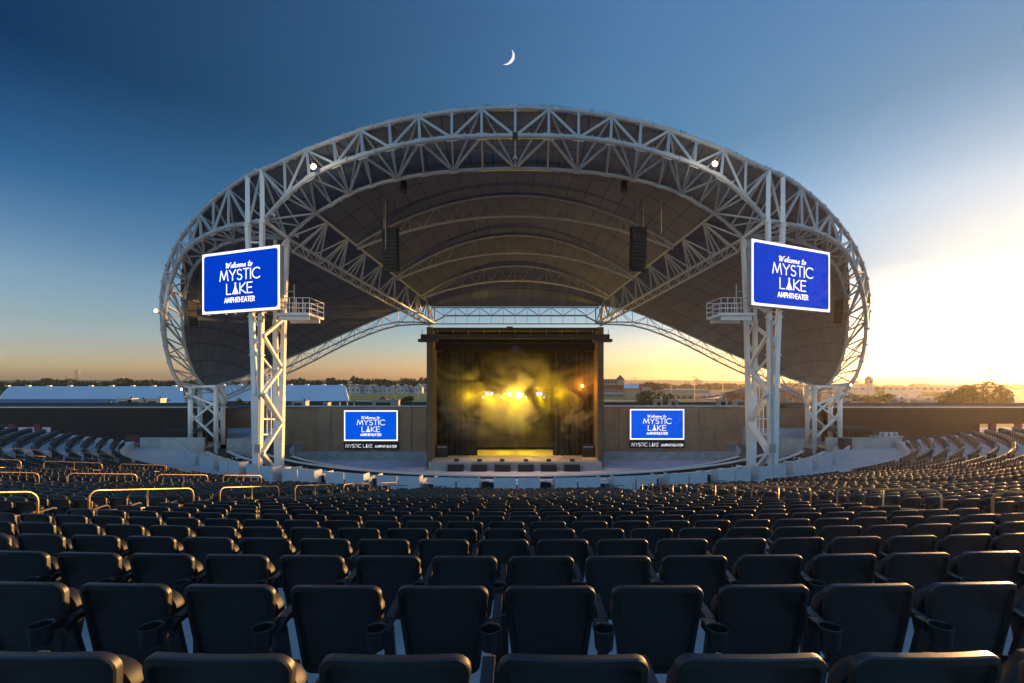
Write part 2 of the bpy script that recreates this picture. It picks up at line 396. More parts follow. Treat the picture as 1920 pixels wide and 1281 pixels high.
def seat_pan():
    mb = MB(); loops = []
    for ins, y in ((.03, .150), (.006, .140), (0, .115), (.006, .085), (.03, .075)):
        loops.append([(x, yy + .02 * (x / .2) ** 2 - (z - .6) * .04, z) for x, z, yy in [(a, b, y) for a, b in outline(ins, wt=.216, wb=.178, zt=.750, zb=.37, rad=.10, crown=.008, n=5)]])
    m = len(loops[0]); vs = [p for l in loops for p in l]; fs = []
    for i in range(len(loops) - 1):
        for j in range(m): fs.append((i*m+j, (i+1)*m+j, (i+1)*m+(j+1) % m, i*m+(j+1) % m))
    fs += [tuple(range(m)), tuple(reversed(range((len(loops)-1)*m, len(loops)*m)))]
    mb.add(vs, fs); return mb
def seat_arm():
    mb = MB()
    pts = [(.265, -.02, .610), (.265, .04, .640), (.265, .26, .655), (.265, .31, .63)]
    for a, b in zip(pts[:-1], pts[1:]): mb.bar(a, b, .042, .030)
    mb.bar((.265, .02, .615), (.265, .075, .40), .028, .05, up=(1, 0, 0))
    return mb
def seat_cup():
    mb = MB(); Mx = Matrix.Translation((.240, -.092, .580)) @ Matrix.Diagonal((1.03, 1.03, 1, 1))
    mb.lathe([(.036, 0), (.040, .004), (.046, .082), (.050, .088), (.051, .096), (.045, .098), (.041, .092), (.034, .012), (.0005, .010)], 20, Mx)
    mb.lathe([(.0005, 0), (.036, 0)], 20, Mx)
    mb.box((.205, -.045, .625), (.262, .01, .668))
    return mb
def seat_leg():
    mb = MB()
    mb.bar((.265, .06, .42), (.265, .04, .02), .035, .075, up=(1, 0, 0))
    mb.box((.235, -.04, 0), (.295, .14, .018))
    mb.tube((.20, .055, .40), (.33, .055, .40), .030, 10)
    return mb
proto = thing('stadium_chair', 'x', 'chair')
for f, nm, mt in ((seat_back, 'backrest', 'seat'), (seat_pan, 'seat', 'seat_dark'), (seat_arm, 'armrest', 'arm'), (seat_cup, 'cup_holder', 'arm'), (seat_leg, 'leg', 'iron')):
    o = kid(f(), nm, M[mt], ARM if nm == 'cup_holder' else proto); smooth_angle(o, 28)
    if nm == 'armrest': ARM = o
def low_chair():
    mb = MB(); base = outline(0, n=1); base2 = outline(.014, n=1); m = len(base)
    loops = [[curve_back(x, .022, z) for x, z in base2], [curve_back(x, .008, z) for x, z in base], [curve_back(x, -.016, z) for x, z in base], [curve_back(x, -.025, z) for x, z in base2]]
    vs = [p for l in loops for p in l]; fs = []
    for i in range(3):
        for j in range(m): fs.append((i*m+j, (i+1)*m+j, (i+1)*m+(j+1) % m, i*m+(j+1) % m))
    fs += [tuple(range(m)), tuple(reversed(range(3*m, 4*m)))]
    mb.add(vs, fs)
    o2 = outline(0, wt=.216, wb=.178, zt=.750, zb=.37, rad=.10, crown=.008, n=1)
    k = len(o2); vs = [(x, .15, z) for x, z in o2] + [(x, .08, z) for x, z in o2]
    mb.add(vs, [tuple(range(k)), tuple(reversed(range(k, 2*k)))] + [(j, k+j, k+(j+1) % k, (j+1) % k) for j in range(k)])
    mb.bar((.265, 0, .635), (.265, .28, .655), .042, .03)
    mb.lathe([(.038, .585), (.048, .68), (.04, .676)], 6, Matrix.Translation((.238, -.082, 0)))
    mb.bar((.265, .06, .63), (.265, .04, 0), .035, .06, up=(1, 0, 0))
    return mb
AISLES = [R(a) for a in (7.2, 16.8, 26.4, 36.0, 45.6)]
offs = {1: .172, 2: .172, 3: .18, 4: -.107, 5: -.11, 6: -.11, 7: .143, 8: .143, 9: .15}
W = .53
spots = []
for n in range(-1, NR):
    r = row_r(n); edges = [-TH_END] + [-a for a in reversed(AISLES)] + AISLES + [TH_END]
    for i in range(len(edges) - 1):
        a, b = edges[i], edges[i + 1]
        a2 = a + (.62 / r if i > 0 else 0); b2 = b - (.62 / r if i < len(edges) - 2 else 0)
        if a < 0 < b:
            o0 = offs.get(n, random.choice([.1, -.13, .2])) ; k0 = math.ceil((a2 * r + W / 2 - o0) / W); k1 = math.floor((b2 * r - W / 2 - o0) / W)
            tt = [(o0 + k * W) / r for k in range(k0, k1 + 1)]
        else:
            cnt = int((b2 - a2) * r / W); c = (a2 + b2) / 2
            tt = [c + (k - (cnt - 1) / 2) * W / r for k in range(cnt)]
        for t in tt:
            p = bowl(r, t, row_z(n)); spots.append((n, t, p))
vis = []
for (n, t, p) in spots:
    D = p.y
    infr = D > .6 and abs(p.x / D) < 1.16 and n >= 1
    keep = D > -2 and abs(p.x) < 1.45 * max(D, 0) + 3.5
    if keep: vis.append((n, t, p, infr))
vis.sort(key=lambda q: (not q[3], q[2].length))
near = [q for q in vis if q[3]][:300]
far = [q for q in vis if not q[3] and q[0] >= 0] + [q for q in vis if q[3]][300:]
ORD = ['', 'first', 'second', 'third', 'fourth', 'fifth', 'sixth', 'seventh', 'eighth', 'ninth', 'tenth', 'eleventh', 'twelfth', 'thirteenth', 'fourteenth', 'fifteenth',
       'sixteenth', 'seventeenth', 'eighteenth', 'nineteenth', 'twentieth', 'twenty-first', 'twenty-second', 'twenty-third', 'twenty-fourth', 'twenty-fifth', 'twenty-sixth',
       'twenty-seventh', 'twenty-eighth', 'twenty-ninth', 'thirtieth']
byrow = {}
for q in near: byrow.setdefault(q[0], []).append(q)
first = True
for n in sorted(byrow):
    L_ = sorted(byrow[n], key=lambda q: q[2].x / q[2].y); c = len(L_)
    rown = 'nearest row of chairs' if n == 1 else '%s row from the camera' % ORD[n]
    for i, (n_, t, p, _) in enumerate(L_):
        half = 'left' if i < c / 2 else 'right'; k = i + 1 if half == 'left' else c - i
        lab = 'black seat, %s from the %s edge, %s' % (ORD[min(k, 30)], half, rown)
        if k == 1: lab = 'black seat cut by the %s edge, %s' % (half, rown)
        rz = t + random.uniform(-.012, .012)
        if first: o = proto; o.location = p; o.rotation_euler = (0, 0, rz); o['label'] = lab; o['group'] = 'rows of black stadium seats'; first = False
        else: o = copy_tree(proto, p, rz, lab, 'rows of black stadium seats')
# everything beyond the 300 nearest: one mass of seats
lc = low_chair(); LV = np.array(lc.v, dtype=np.float32); nv = len(LV)
allv = np.empty((len(far) * nv, 3), np.float32)
for i, (n, t, p, _) in enumerate(far):
    c, s = math.cos(t), math.sin(t)
    allv[i*nv:(i+1)*nv, 0] = LV[:, 0] * c - LV[:, 1] * s + p.x
    allv[i*nv:(i+1)*nv, 1] = LV[:, 0] * s + LV[:, 1] * c + p.y
    allv[i*nv:(i+1)*nv, 2] = LV[:, 2] + p.z
lt = np.array([len(f) for f in lc.f], np.int32); li = np.concatenate([np.array(f, np.int32) for f in lc.f])
me = bpy.data.meshes.new('stadium_seats'); nf = len(lt) * len(far)
me.vertices.add(len(allv)); me.vertices.foreach_set('co', allv.ravel())
LI = (li[None, :] + (np.arange(len(far), dtype=np.int32) * nv)[:, None]).ravel(); LT = np.tile(lt, len(far))
me.loops.add(len(LI)); me.loops.foreach_set('vertex_index', LI)
me.polygons.add(nf); st = np.concatenate([[0], np.cumsum(LT)[:-1]]).astype(np.int32); me.polygons.foreach_set('loop_start', st)
try: me.polygons.foreach_set('loop_total', LT)
except Exception: pass
me.update(calc_edges=True); me.materials.append(M['seat'])
o = link_obj('stadium_seats', me); tag(o, 'thousands of black stadium seats filling the far rows of the bowl', 'seats', kind='stuff')
print('chairs', len(near), 'far', len(far), 'verts', len(allv))

# ------------------------------------------------------------------ aisle handrails
def handrail(p0, p1, h=1.05, r=.019):
    mb = MB(); mp = MB(); mm = MB()
    d = (p1 - p0); rad = .16; u = d.normalized(); up = Vector((0, 0, 1))
    a = p0 + up * h; b = p1 + up * h
    pts = [p0, p0 + up * (h - rad)]
    for k in range(1, 5):
        t = R(90 * k / 4); pts.append(a + u * rad * (1 - math.cos(t)) - up * rad * (1 - math.sin(t)))
    for k in range(0, 5):
        t = R(90 * k / 4); pts.append(b - u * rad * (1 - math.sin(t)) - up * rad * (1 - math.cos(t)))
    pts.append(p1); mb.path(pts, r, 8)
    mm.path([p0 + up * (h - .38), p1 + up * (h - .38)], r * .85, 8)
    q = (p0 + p1) / 2; mp.path([q, q + up * (h - .01)], r * .85, 8)
    return mb, mm, mp
def zfloor(r):
    n = (BC - r - .43) / .885; return row_z(n) if r > 46 else PLAZA
names = {0: 'centre', 1: 'second', 2: 'third', 3: 'fourth'}
for s, sd_ in ((-1, 'left'), (1, 'right')):
    for ai, th in enumerate(AISLES[:4]):
        k = 0; r = 65.3
        while r - 2.3 > 46.2:
            p0 = bowl(r, s * th, zfloor(r)); p1 = bowl(r - 2.3, s * th, zfloor(r - 2.3))
            if p0.y > 3 and abs(p1.x / p1.y) < 1.16 and (ai == 0 or (s < 0 and p0.y > 9)):
                k += 1
                col = 'gold-lit' if s < 0 else 'backlit'
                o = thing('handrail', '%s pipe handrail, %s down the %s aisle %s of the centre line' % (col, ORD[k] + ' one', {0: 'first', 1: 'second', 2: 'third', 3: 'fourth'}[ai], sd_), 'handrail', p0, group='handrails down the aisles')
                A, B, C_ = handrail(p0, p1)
                wpart(A, 'rail_frame', M['galv_sun'], o, True); wpart(B, 'mid_rail', M['galv_sun'], o, True); wpart(C_, 'post', M['galv_sun'], o, True)
            r -= 3.1
# fence round the front of the bowl
def ring_fence(name, label, r, a0, a1, zb, h, mt, step=.12, rr=.02, group=None):
    o = thing(name, label, 'fence', bowl(r, (a0 + a1) / 2, zb), group=group)
    N = max(3, int(abs(a1 - a0) * r / 1.0)); A = MB(); B = MB()
    A.path([bowl(r, a0 + (a1 - a0) * i / N, zb + h) for i in range(N + 1)], rr, 6)
    A.path([bowl(r, a0 + (a1 - a0) * i / N, zb + .12) for i in range(N + 1)], rr * .7, 6)
    for i in range(0, N + 1, 2): p = bowl(r, a0 + (a1 - a0) * i / N, zb); A.tube(p, p + Vector((0, 0, h)), rr, 6)
    K = int(abs(a1 - a0) * r / step)
    for i in range(K + 1):
        p = bowl(r, a0 + (a1 - a0) * i / K, zb + .12); B.tube(p, p + Vector((0, 0, h - .12)), .007, 4, cap=False)
    wpart(A, 'rail_frame', mt, o); wpart(B, 'balusters', mt, o)
    return o
fr = 46.1
for s, sd_ in ((-1, 'left'), (1, 'right')):
    for (a0, a1, w_) in ((50, 57, 'beside the end of the seating'), (38.5, 50, 'curving past the open plaza'), (25, 38, 'in front of the steel mast'), (11, 24.5, 'ahead of the white box seats')):
        ring_fence('railing', 'black metal railing %s on the %s of the bowl front' % (w_, sd_), fr, s * R(a0), s * R(a1), PLAZA, 1.07, M['blackmetal'], group='railings along the front of the bowl')
for c in (-8.3, -5.5, 7.0, 10.2, 15.0):
    ring_fence('short_railing', 'short black railing frame before the white boxes, %s of centre, %s' % ('left' if c < 0 else 'right', {-8.3: 'outer one', -5.5: 'inner one', 7.0: 'nearest the centre', 10.2: 'middle one', 15.0: 'farthest out'}[c]), 45.2, R(c - .7), R(c + .7), PLAZA, 1.2, M['blackmetal'], group='short railings before the boxes')
# low concrete kerb walls at the ends
for s, sd_ in ((-1, 'left'), (1, 'right')):
    mb = MB(); 
    for i in range(10):
        a = s * R(47 + i * 1.1); b = s * R(47 + (i + 1) * 1.1)
        p = [bowl(46.35, a), bowl(46.35, b), bowl(46.18, b), bowl(46.18, a)]
        if s > 0: p = p[::-1]
        mb.add([(q.x, q.y, z) for z in (PLAZA - .5, PLAZA + .75) for q in p], [(3,2,1,0),(4,5,6,7),(0,1,5,4),(1,2,6,5),(2,3,7,6),(3,0,4,7)])
    tag(mb.build('kerb_wall', M['rawconc']), 'curved low concrete wall at the %s end of the seating' % sd_, 'wall', group='curved low walls')

# ------------------------------------------------------------------ box seats in front of the stage
Rb = 41.75
def arc_block(mb, r0, r1, a0, a1, z0, z1, seg=1):
    for i in range(seg):
        a = a0 + (a1 - a0) * i / seg; b = a0 + (a1 - a0) * (i + 1) / seg
        p = [bowl(r1, a), bowl(r1, b), bowl(r0, b), bowl(r0, a)]
        mb.add([(q.x, q.y, z) for z in (z0, z1) for q in p], [(3,2,1,0),(4,5,6,7),(0,1,5,4),(1,2,6,5),(2,3,7,6),(3,0,4,7)])
step = R(5.25); k = 0
def place_word(i, half): return '%s %s of the centre' % (ORD[i], half)
for i in range(-8, 9):
    c = i * step + R(.15)
    for s in (-1, 1):
        a0, a1 = sorted((c + s * R(.06), c + s * R(1.98)))
        half = 'left' if (c + s * .01) < 0 else 'right'
        idx = (2 * abs(i) + (1 if (s > 0) == (i >= 0) else 0)) if i != 0 else 1
        if i < 0: idx = 2 * abs(i) + (1 if s < 0 else 0)
        o = thing('box_seat_partition', 'pale blue-white partition panel of the box seats, %s one %s of the centre' % (ORD[idx], half), 'partition', bowl(Rb, (a0 + a1) / 2, PLAZA), group='white partitions around the box seats')
        mb = MB(); arc_block(mb, Rb - .04, Rb + .02, a0, a1, PLAZA - .3, PLAZA + .96); wpart(mb, 'panel', M['panel'], o)
        mb = MB(); e = a1 if s > 0 else a0
        ang = sorted((e - s * R(.05), e))
        for (ra, rb, zt) in ((Rb - .7, Rb - .05, .96), (Rb - 1.4, Rb - .7, .62), (Rb - 2.0, Rb - 1.4, .3)):
            arc_block(mb, ra, rb, ang[0], ang[1], PLAZA - .4, PLAZA + zt)
        wpart(mb, 'stepped_side', M['panel'], o)
def counter(r, ztop, a0, a1, h, name, label):
    o = thing('drink_rail', label, 'counter', bowl(r, 0, ztop - h), group='curved counters of the box seats')
    mb = MB(); arc_block(mb, r - .16, r + .16, R(a0), R(a1), ztop - .09, ztop, seg=60); wpart(mb, 'counter_top', M['white_top'], o)
    mb = MB(); arc_block(mb, r - .05, r + .05, R(a0), R(a1), ztop - h, ztop - .10, seg=60); wpart(mb, 'counter_wall', M['blackmetal'], o)
    return o
counter(39.9, -6.62, -47, 47, 1.1, '', 'outermost long curved white counter over a black wall around the pit')
counter(37.8, -6.98, -50, 50, .9, '', 'second curved white counter from the outside around the pit')
counter(35.0, -7.28, -48, 48, 1.0, '', 'third curved white counter from the outside around the pit')
counter(32.5, -7.80, -46, 46, .9, '', 'innermost curved white counter nearest the stage')
# short curved white end walls
for s, sd_ in ((-1, 'left'), (1, 'right')):
    for (r, z, a, w_) in ((41.7, -6.0, 46.0, 'outer'), (40.7, -6.3, 47.5, 'middle'), (38.7, -6.5, 52, 'inner')):
        mb = MB(); lo, hi = sorted((s * R(a - 1.5), s * R(a + 2.5))); arc_block(mb, r - .07, r + .07, lo, hi, PLAZA - .3, z, seg=4)
        tag(mb.build('end_wall', M['panel']), 'short curved white %s end wall closing the box seats on the %s' % (w_, sd_), 'wall', group='end walls of the box seats')
# tables and loose chairs inside the boxes
def low_table():
    mb = MB(); mb.box((-.45, -.25, .70), (.45, .25, .74)); return mb
def table_leg():
    mb = MB(); mb.tube((0, 0, 0), (0, 0, .70), .04, 8); mb.box((-.2, -.2, 0), (.2, .2, .03)); return mb
tb = thing('box_table', 'small white table standing among the black chairs of the box seats', 'table', group='white tables of the box seats')
kid(low_table(), 'table_top', M['white_top'], tb); kid(table_leg(), 'leg', M['blackmetal'], tb)
bc = thing('box_chair', 'black chair standing in the box seats around the pit', 'chair', group='black chairs of the box seats')
mb = MB(); mb.box((-.22, -.2, .42), (.22, .22, .48)); kid(mb, 'seat', M['cab'], bc)
mb = MB(); mb.box((-.22, -.24, .46), (.22, -.19, .9)); kid(mb, 'backrest', M['cab'], bc)
mb = MB()
for x in (-.2, .2):
    for y in (-.2, .2): mb.tube((x, y, 0), (x, y, .43), .015, 5)
kid(mb, 'legs', M['blackmetal'], bc)
ft = fc = True
for (r, zf, off, zt) in ((40.75, -7.35, 0, -6.58), (38.4, -7.75, .5, -6.95), (36.0, -8.15, .2, -7.4)):
    K = 22
    for i in range(-K // 2, K // 2 + 1):
        t = (i + off) * R(4.0)
        if abs(t) > R(44): continue
        for dx in (-1.0, 1.0, 0):
            tt = t + dx * .85 / r + random.uniform(-.003, .003); p = bowl(r + random.uniform(-.1, .15), tt, zf)
            if dx == 0:
                if ft: tb.location = p; tb.rotation_euler = (0, 0, tt); ft = False
                else: copy_tree(tb, p, tt)
            else:
                if fc: bc.location = p; bc.rotation_euler = (0, 0, tt); fc = False
                else: copy_tree(bc, p, tt + random.uniform(-.25, .25))

# ------------------------------------------------------------------ walls and buildings round the stage
WD = 52.0
WT = -2.95
def block(name, label, cat, lo, hi, mt, group=None, kind=None):
    mb = MB(); mb.box(lo, hi); o = mb.build(name, mt)
    return tag(o, label, cat, group, kind)
scope_on()
xb0 = (420 - CX) / F * WD; xb1 = (1546 - CX) / F * WD
pxL = (800 - CX) / F * 46.4; pxR = -pxL
for (x0, x1, sd_) in ((xb0, pxL - .02, 'left'), (pxR + .02, xb1, 'right')):
    o = thing('block_wall', 'long tan block wall of the stage building %s of the stage opening' % sd_, 'wall', ((x0 + x1) / 2, WD, -9))
    mb = MB(); mb.box((x0, WD, -9.2), (x1, WD + .4, WT)); wpart(mb, 'wall', M['brick'], o)
    s = -1 if sd_ == 'left' else 1
    xs = s * ((966 - 597) / F * WD)
    a, b = sorted((xs, s * ((966 - 800) / F * WD)))
    mb = MB(); mb.box((a, WD - .25, -9.2), (b, WD - .004, WT - .06)); wpart(mb, 'projecting_bay', M['brick'], o)
    mb = MB(); mb.box((x0, WD - .32, WT + .004), (x1, WD + .5, WT + .13)); wpart(mb, 'coping', M['trim'], o)
    mb = MB(); mb.box((x0 + 1, WD - .5, -9.2), (x1 - .1, WD - .26, -8.0)); wpart(mb, 'concrete_base', M['rawconc'], o)
    mb = MB(); mb.box((x0, WD + .4, WT - .3), (x1, WD + 9, WT - .18)); wpart(mb, 'roof', M['darkroof'], o)
    mb = MB(); mb.box((x0, WD + 9, WT - .5), (x1, WD + 9.3, WT + .15)); wpart(mb, 'parapet', M['darkroof'], o)
# concession roof, left, bluish standing seam
o = thing('concession_building', 'low building with a blue-grey standing seam roof behind the left seats', 'building', (-60, 66, -9))
mb = MB(); mb.add([(-110, 62, -3.9), (-50, 62, -3.3), (-53, 70, -2.75), (-110, 70, -2.75)], [(0, 1, 2, 3)]); mb.add([(-110, 62, -4.1), (-50, 62, -3.5), (-53, 70, -2.95), (-110, 70, -2.95)], [(3, 2, 1, 0)]); mb.add([(-110, 62, -4.1), (-50, 62, -3.5), (-50, 62, -3.3), (-110, 62, -3.9)], [(0, 1, 2, 3)])
wpart(mb, 'roof', M['seam'], o)
mb = MB(); mb.box((-109, 62.4, -10), (-51, 69.5, -4.2)); wpart(mb, 'wall', M['siding_dark'], o)
scope_off()
for s, sd_ in ((-1, 'left'), (1, 'right')):
    xa = xb0 - .02 if s < 0 else xb1 + .02; xe = s * 95
    x0, x1 = sorted((xa, xe))
    o = thing('dark_building', 'long low dark corrugated building behind the %s end of the seating' % sd_, 'building', ((x0 + x1) / 2, WD, -9))
    ox = s * ((966 - 90) / F * WD); oy0, oy1 = -5.9, -4.9
    # wall with an opening left of px 90
    mb = MB()
    a, b = sorted((xa, ox)); mb.box((a, WD + .3, -9.2), (b, WD + .6, WT - .12))
    a, b = sorted((ox, xe)); mb.box((a, WD + .3, oy1), (b, WD + .6, WT - .12)); mb.box((a, WD + .3, -9.2), (b, WD + .6, oy0))
    wpart(mb, 'wall', M['siding_dark'], o)
    for k in range(8):
        mb = MB(); q = ox + s * (1.6 + k * 3.0); mb.box((q - .35, WD + .32, oy0), (q + .35, WD + .58, oy1)); wpart(mb, 'pier', M['redwall'], o)
    mb = MB(); e = s * 1.0; p = [(xa, WD + .3), (xa + e * .35, WD + .3), (xa * ST + e * .35, WD * ST + .2), (xa * ST, WD * ST + .2)]
    if s < 0: p = p[::-1]
    mb.prism(p, -12, WT - .13); wpart(mb, 'end_wall', M['siding_dark'], o)
    mb = MB(); mb.box((x0, WD + .2, WT - .12), (x1, WD + .7, WT - .02)); wpart(mb, 'fascia', M['trim'], o)
    mb = MB(); mb.box((x0, WD + .7, WT - .35), (x1, WD + 9, WT - .25)); wpart(mb, 'roof', M['darkroof'], o)
    mb = MB(); mb.box((x0, WD + 9, WT - .6), (x1, WD + 9.3, WT + .05)); wpart(mb, 'parapet', M['darkroof'], o)
# low concrete walls on the side plazas
for s, sd_ in ((-1, 'left'), (1, 'right')):
    for k, (px, D, zb, h_, sc_) in enumerate(((700, WD * ST - .36, -11.6, 2.3, 1), (560, WD * ST - .02, -11.6, 2.3, 1))):
        x = s * (966 - px) / F * D; o = thing('service_door', 'plain grey service door in the %s wall, %s from the stage' % (sd_, ORD[k + 1]), 'door', (x, D, zb), group='service doors'); mb = MB(); mb.box((x - .55, D - .05, zb), (x + .55, D - .004, zb + h_)); wpart(mb, 'leaf', M['hvac'], o); mb = MB(); mb.box((x - .65, D - .07, zb + h_ + .003), (x + .65, D - .004, zb + h_ + .12)); wpart(mb, 'lintel', M['trim'], o)
    for k, px in enumerate((480, 620, 770)):
        D = WD * ST - .42; x = s * (966 - px) / F * D; mb = MB(); mb.tube((x, D, -11.6), (x, D, -3.9), .07, 8)
        tag(mb.build('downpipe', M['hvac']), 'grey downpipe on the tan wall %s of the stage, %s from the stage' % (sd_, ORD[3 - k]), 'pipe', 'downpipes on the tan walls')
for s, sd_ in ((-1, 'left'), (1, 'right')):
    for (p0, p1, D, h, w_) in ((262, 300, 47.3, 1.05, 'outer'), (300.5, 382, 47.0, 1.08, 'middle'), (425, 470, 47.6, .9, 'inner')):
        a = s * (CX - p0) / F * D; b = s * (CX - p1) / F * D; x0, x1 = sorted((a, b))
        mb = MB(); mb.box((x0, D, PLAZA - 1.0), (x1, D + .25, PLAZA + h)); mb.box((x0, D - .03, PLAZA + h - .002), (x1, D + .28, PLAZA + h + .06))
        tag(mb.build('concrete_wall', M['rawconc']), '%s low concrete wall on the %s plaza before the dark building' % (w_, sd_), 'wall', group='low concrete walls')
    x = s * (966 - 310) / F * 46.9
    mb = MB(); x0, x1 = sorted((s * (966 - 353) / F * 47, s * (966 - 372) / F * 47))
for s, sd_ in ((-1, 'left'), (1, 'right')):
    if s > 0: continue
    x0, x1 = sorted((s * (CX - 236) / F * 47.6, s * (CX - 261) / F * 47.6)); o = thing('slatted_gate', 'dark red slatted gate beside the concrete wall on the %s plaza' % sd_, 'gate', ((x0 + x1) / 2, 47.6, PLAZA)); mb = MB()
    for k in range(9): mb.box((x0, 47.6, PLAZA + .1 + k * .14), (x1, 47.66, PLAZA + .19 + k * .14))
    wpart(mb, 'slats', M['redwall'], o); mb = MB(); mb.box((x0 - .05, 47.62, PLAZA), (x0 + .05, 47.72, PLAZA + 1.4)); mb.box((x1 - .05, 47.62, PLAZA), (x1 + .05, 47.72, PLAZA + 1.4)); mb.box((x0 - .05, 47.67, PLAZA + 1.3), (x1 + .05, 47.71, PLAZA + 1.4)); wpart(mb, 'frame', M['blackmetal'], o)
# bar with its sign on the right
xb = lambda px, D: (px - CX) / F * D
o = thing('bar_canopy', 'dark flat canopy of the bar on posts right of the rear mast', 'canopy', (xb(1600, 48.6), 48.6, PLAZA))
mb = MB(); mb.box((xb(1545, 48.6), 48.3, -5.35), (xb(1642, 48.6), 51.5, -5.0)); wpart(mb, 'roof', M['blackmetal'], o)
for px in (1550, 1592, 1636): mb = MB(); mb.tube((xb(px, 48.6), 48.6, PLAZA), (xb(px, 48.6), 48.6, -5.3), .07, 8); wpart(mb, 'post', M['blackmetal'], o)
o = thing('bar_canopy', 'dark flat canopy on posts at the rear mast on the left', 'canopy', (xb(350, 48.6), 48.6, PLAZA))
mb = MB(); mb.box((xb(310, 48.6), 48.3, -5.35), (xb(392, 48.6), 51.5, -5.1)); wpart(mb, 'roof', M['blackmetal'], o)
for px in (315, 352, 388): mb = MB(); mb.tube((xb(px, 48.6), 48.6, PLAZA), (xb(px, 48.6), 48.6, -5.3), .07, 8); wpart(mb, 'post', M['blackmetal'], o)
block('speaker_crate', 'tall black crate against the concrete wall right of the rear mast', 'crate', (xb(1574, 46.7), 46.0, PLAZA), (xb(1588, 46.7), 46.9, PLAZA + 1.15), M['cab'])
# ------------------------------------------------------------------ lettering
def arc(cx, cy, rx, ry, a0, a1, n=10): return [(cx + rx * math.cos(R(a0 + (a1 - a0) * i / n)), cy + ry * math.sin(R(a0 + (a1 - a0) * i / n))) for i in range(n + 1)]
GL = {
 'M': (.98, [[(0, 0), (.17, 1), (.49, .12), (.81, 1), (.98, 0)]]),
 'Y': (.72, [[(0, 1), (.36, .48), (.72, 1)], [(.36, .48), (.36, 0)]]),
 'S': (.56, [arc(.28, .74, .24, .25, 35, 270, 9)[:-1] + arc(.28, .25, .27, .25, 90, -150, 9)]),
 'T': (.62, [[(0, 1), (.62, 1)], [(.31, 1), (.31, 0)]]),
 'I': (.06, [[(.03, 0), (.03, 1)]]),
 'C': (.80, [arc(.5, .5, .5, .5, 48, 312, 16)]),
 'L': (.46, [[(0, 1), (0, 0), (.46, 0)]]),
 'K': (.60, [[(0, 0), (0, 1)], [(.56, 1), (.02, .45), (.6, 0)]]),
 'E': (.52, [[(.52, 1), (0, 1), (0, 0), (.52, 0)], [(0, .52), (.46, .52)]]),
 'A': (.76, [[(0, 0), (.38, 1), (.76, 0)], [(.14, .32), (.62, .32)]]),
 'P': (.54, [[(0, 0), (0, 1), (.28, 1)] + arc(.28, .73, .26, .27, 90, -90, 6) + [(0, .46)]]),
 'H': (.62, [[(0, 0), (0, 1)], [(.62, 0), (.62, 1)], [(0, .5), (.62, .5)]]),
 'R': (.58, [[(0, 0), (0, 1), (.28, 1)] + arc(.28, .73, .26, .27, 90, -90, 6) + [(0, .46)], [(.26, .46), (.58, 0)]]),
 'B': (.56, [[(0, .52), (0, 1), (.26, 1)] + arc(.26, .76, .22, .24, 90, -90, 6) + [(0, .52), (0, 0), (.28, 0)] + arc(.28, .26, .26, .26, -90, 90, 6)]),
 '^': (.62, [[(.31, .93), (.27, .6), (.02, 0)], [(.31, .93), (.35, .6), (.60, 0)], [(.31, .93), (.28, .5), (.18, .0)], [(.31, .93), (.34, .5), (.44, 0)], [(.31, 1.08), (.31, -.04)], [(.25, 1.02), (.37, 1.02)]]),
 ' ': (.34, []),
}
SG = {  # joined brush script for the greeting
 'W': (1.0, [[(-.05, .78), (.08, .98), (.16, .9), (.14, .45), (.2, 0), (.45, .85), (.47, .05), (.55, .02), (.85, .95), (.98, .98)]]),
 'e': (.42, [[(-.02, .12), (.2, .22), (.36, .42), (.26, .55), (.1, .42), (.08, .15), (.22, 0), (.42, .12)]]),
 'l': (.30, [[(0, .12), (.22, .6), (.28, .95), (.16, .98), (.1, .5), (.12, .05), (.3, .1)]]),
 'c': (.40, [[(.36, .48), (.2, .55), (.06, .3), (.1, .05), (.25, 0), (.4, .12)]]),
 'o': (.46, [[(.24, .55), (.08, .42), (.06, .12), (.2, 0), (.36, .15), (.36, .42), (.24, .55), (.46, .44)]]),
 'm': (.74, [[(0, .45), (.08, .55), (.1, 0), (.1, .35), (.25, .55), (.34, .45), (.34, 0), (.36, .35), (.5, .55), (.6, .45), (.6, .05), (.74, .1)]]),
 't': (.34, [[(.2, .98), (.08, .1), (.16, 0), (.34, .12)], [(-.04, .6), (.36, .68)]]),
 ' ': (.36, []),
}
def strokes(mb, text, font, h, x0, y0, width, wd, O, U, V, N_, depth=.02, shear=0, track=.17):
    """lay strokes in the plane O + x U + y V, proud along N_; x0 is the centre of the line"""
    tot = sum(font[c][0] for c in text) + track * (len(text) - 1); sx = width / tot; x = x0 - width / 2
    for c in text:
        gw, pl = font[c]
        for l in pl:
            pts = [(x + (a * sx) + shear * b * h, y0 + b * h) for a, b in l]
            for (a, b) in zip(pts[:-1], pts[1:]):
                d = math.hypot(b[0] - a[0], b[1] - a[1])
                if d < 1e-6: continue
                ux, uy = (b[0] - a[0]) / d, (b[1] - a[1]) / d; e = wd * .35
                a2 = (a[0] - ux * e, a[1] - uy * e); b2 = (b[0] + ux * e, b[1] + uy * e); nx, ny = -uy * wd / 2, ux * wd / 2
                q = [(a2[0] - nx, a2[1] - ny), (b2[0] - nx, b2[1] - ny), (b2[0] + nx, b2[1] + ny), (a2[0] + nx, a2[1] + ny)]
                vs = [O + U * p[0] + V * p[1] + N_ * z for z in (0, depth) for p in q]
                mb.add(vs, [(3,2,1,0),(4,5,6,7),(0,1,5,4),(1,2,6,5),(2,3,7,6),(3,0,4,7)])
        x += (gw + track) * sx
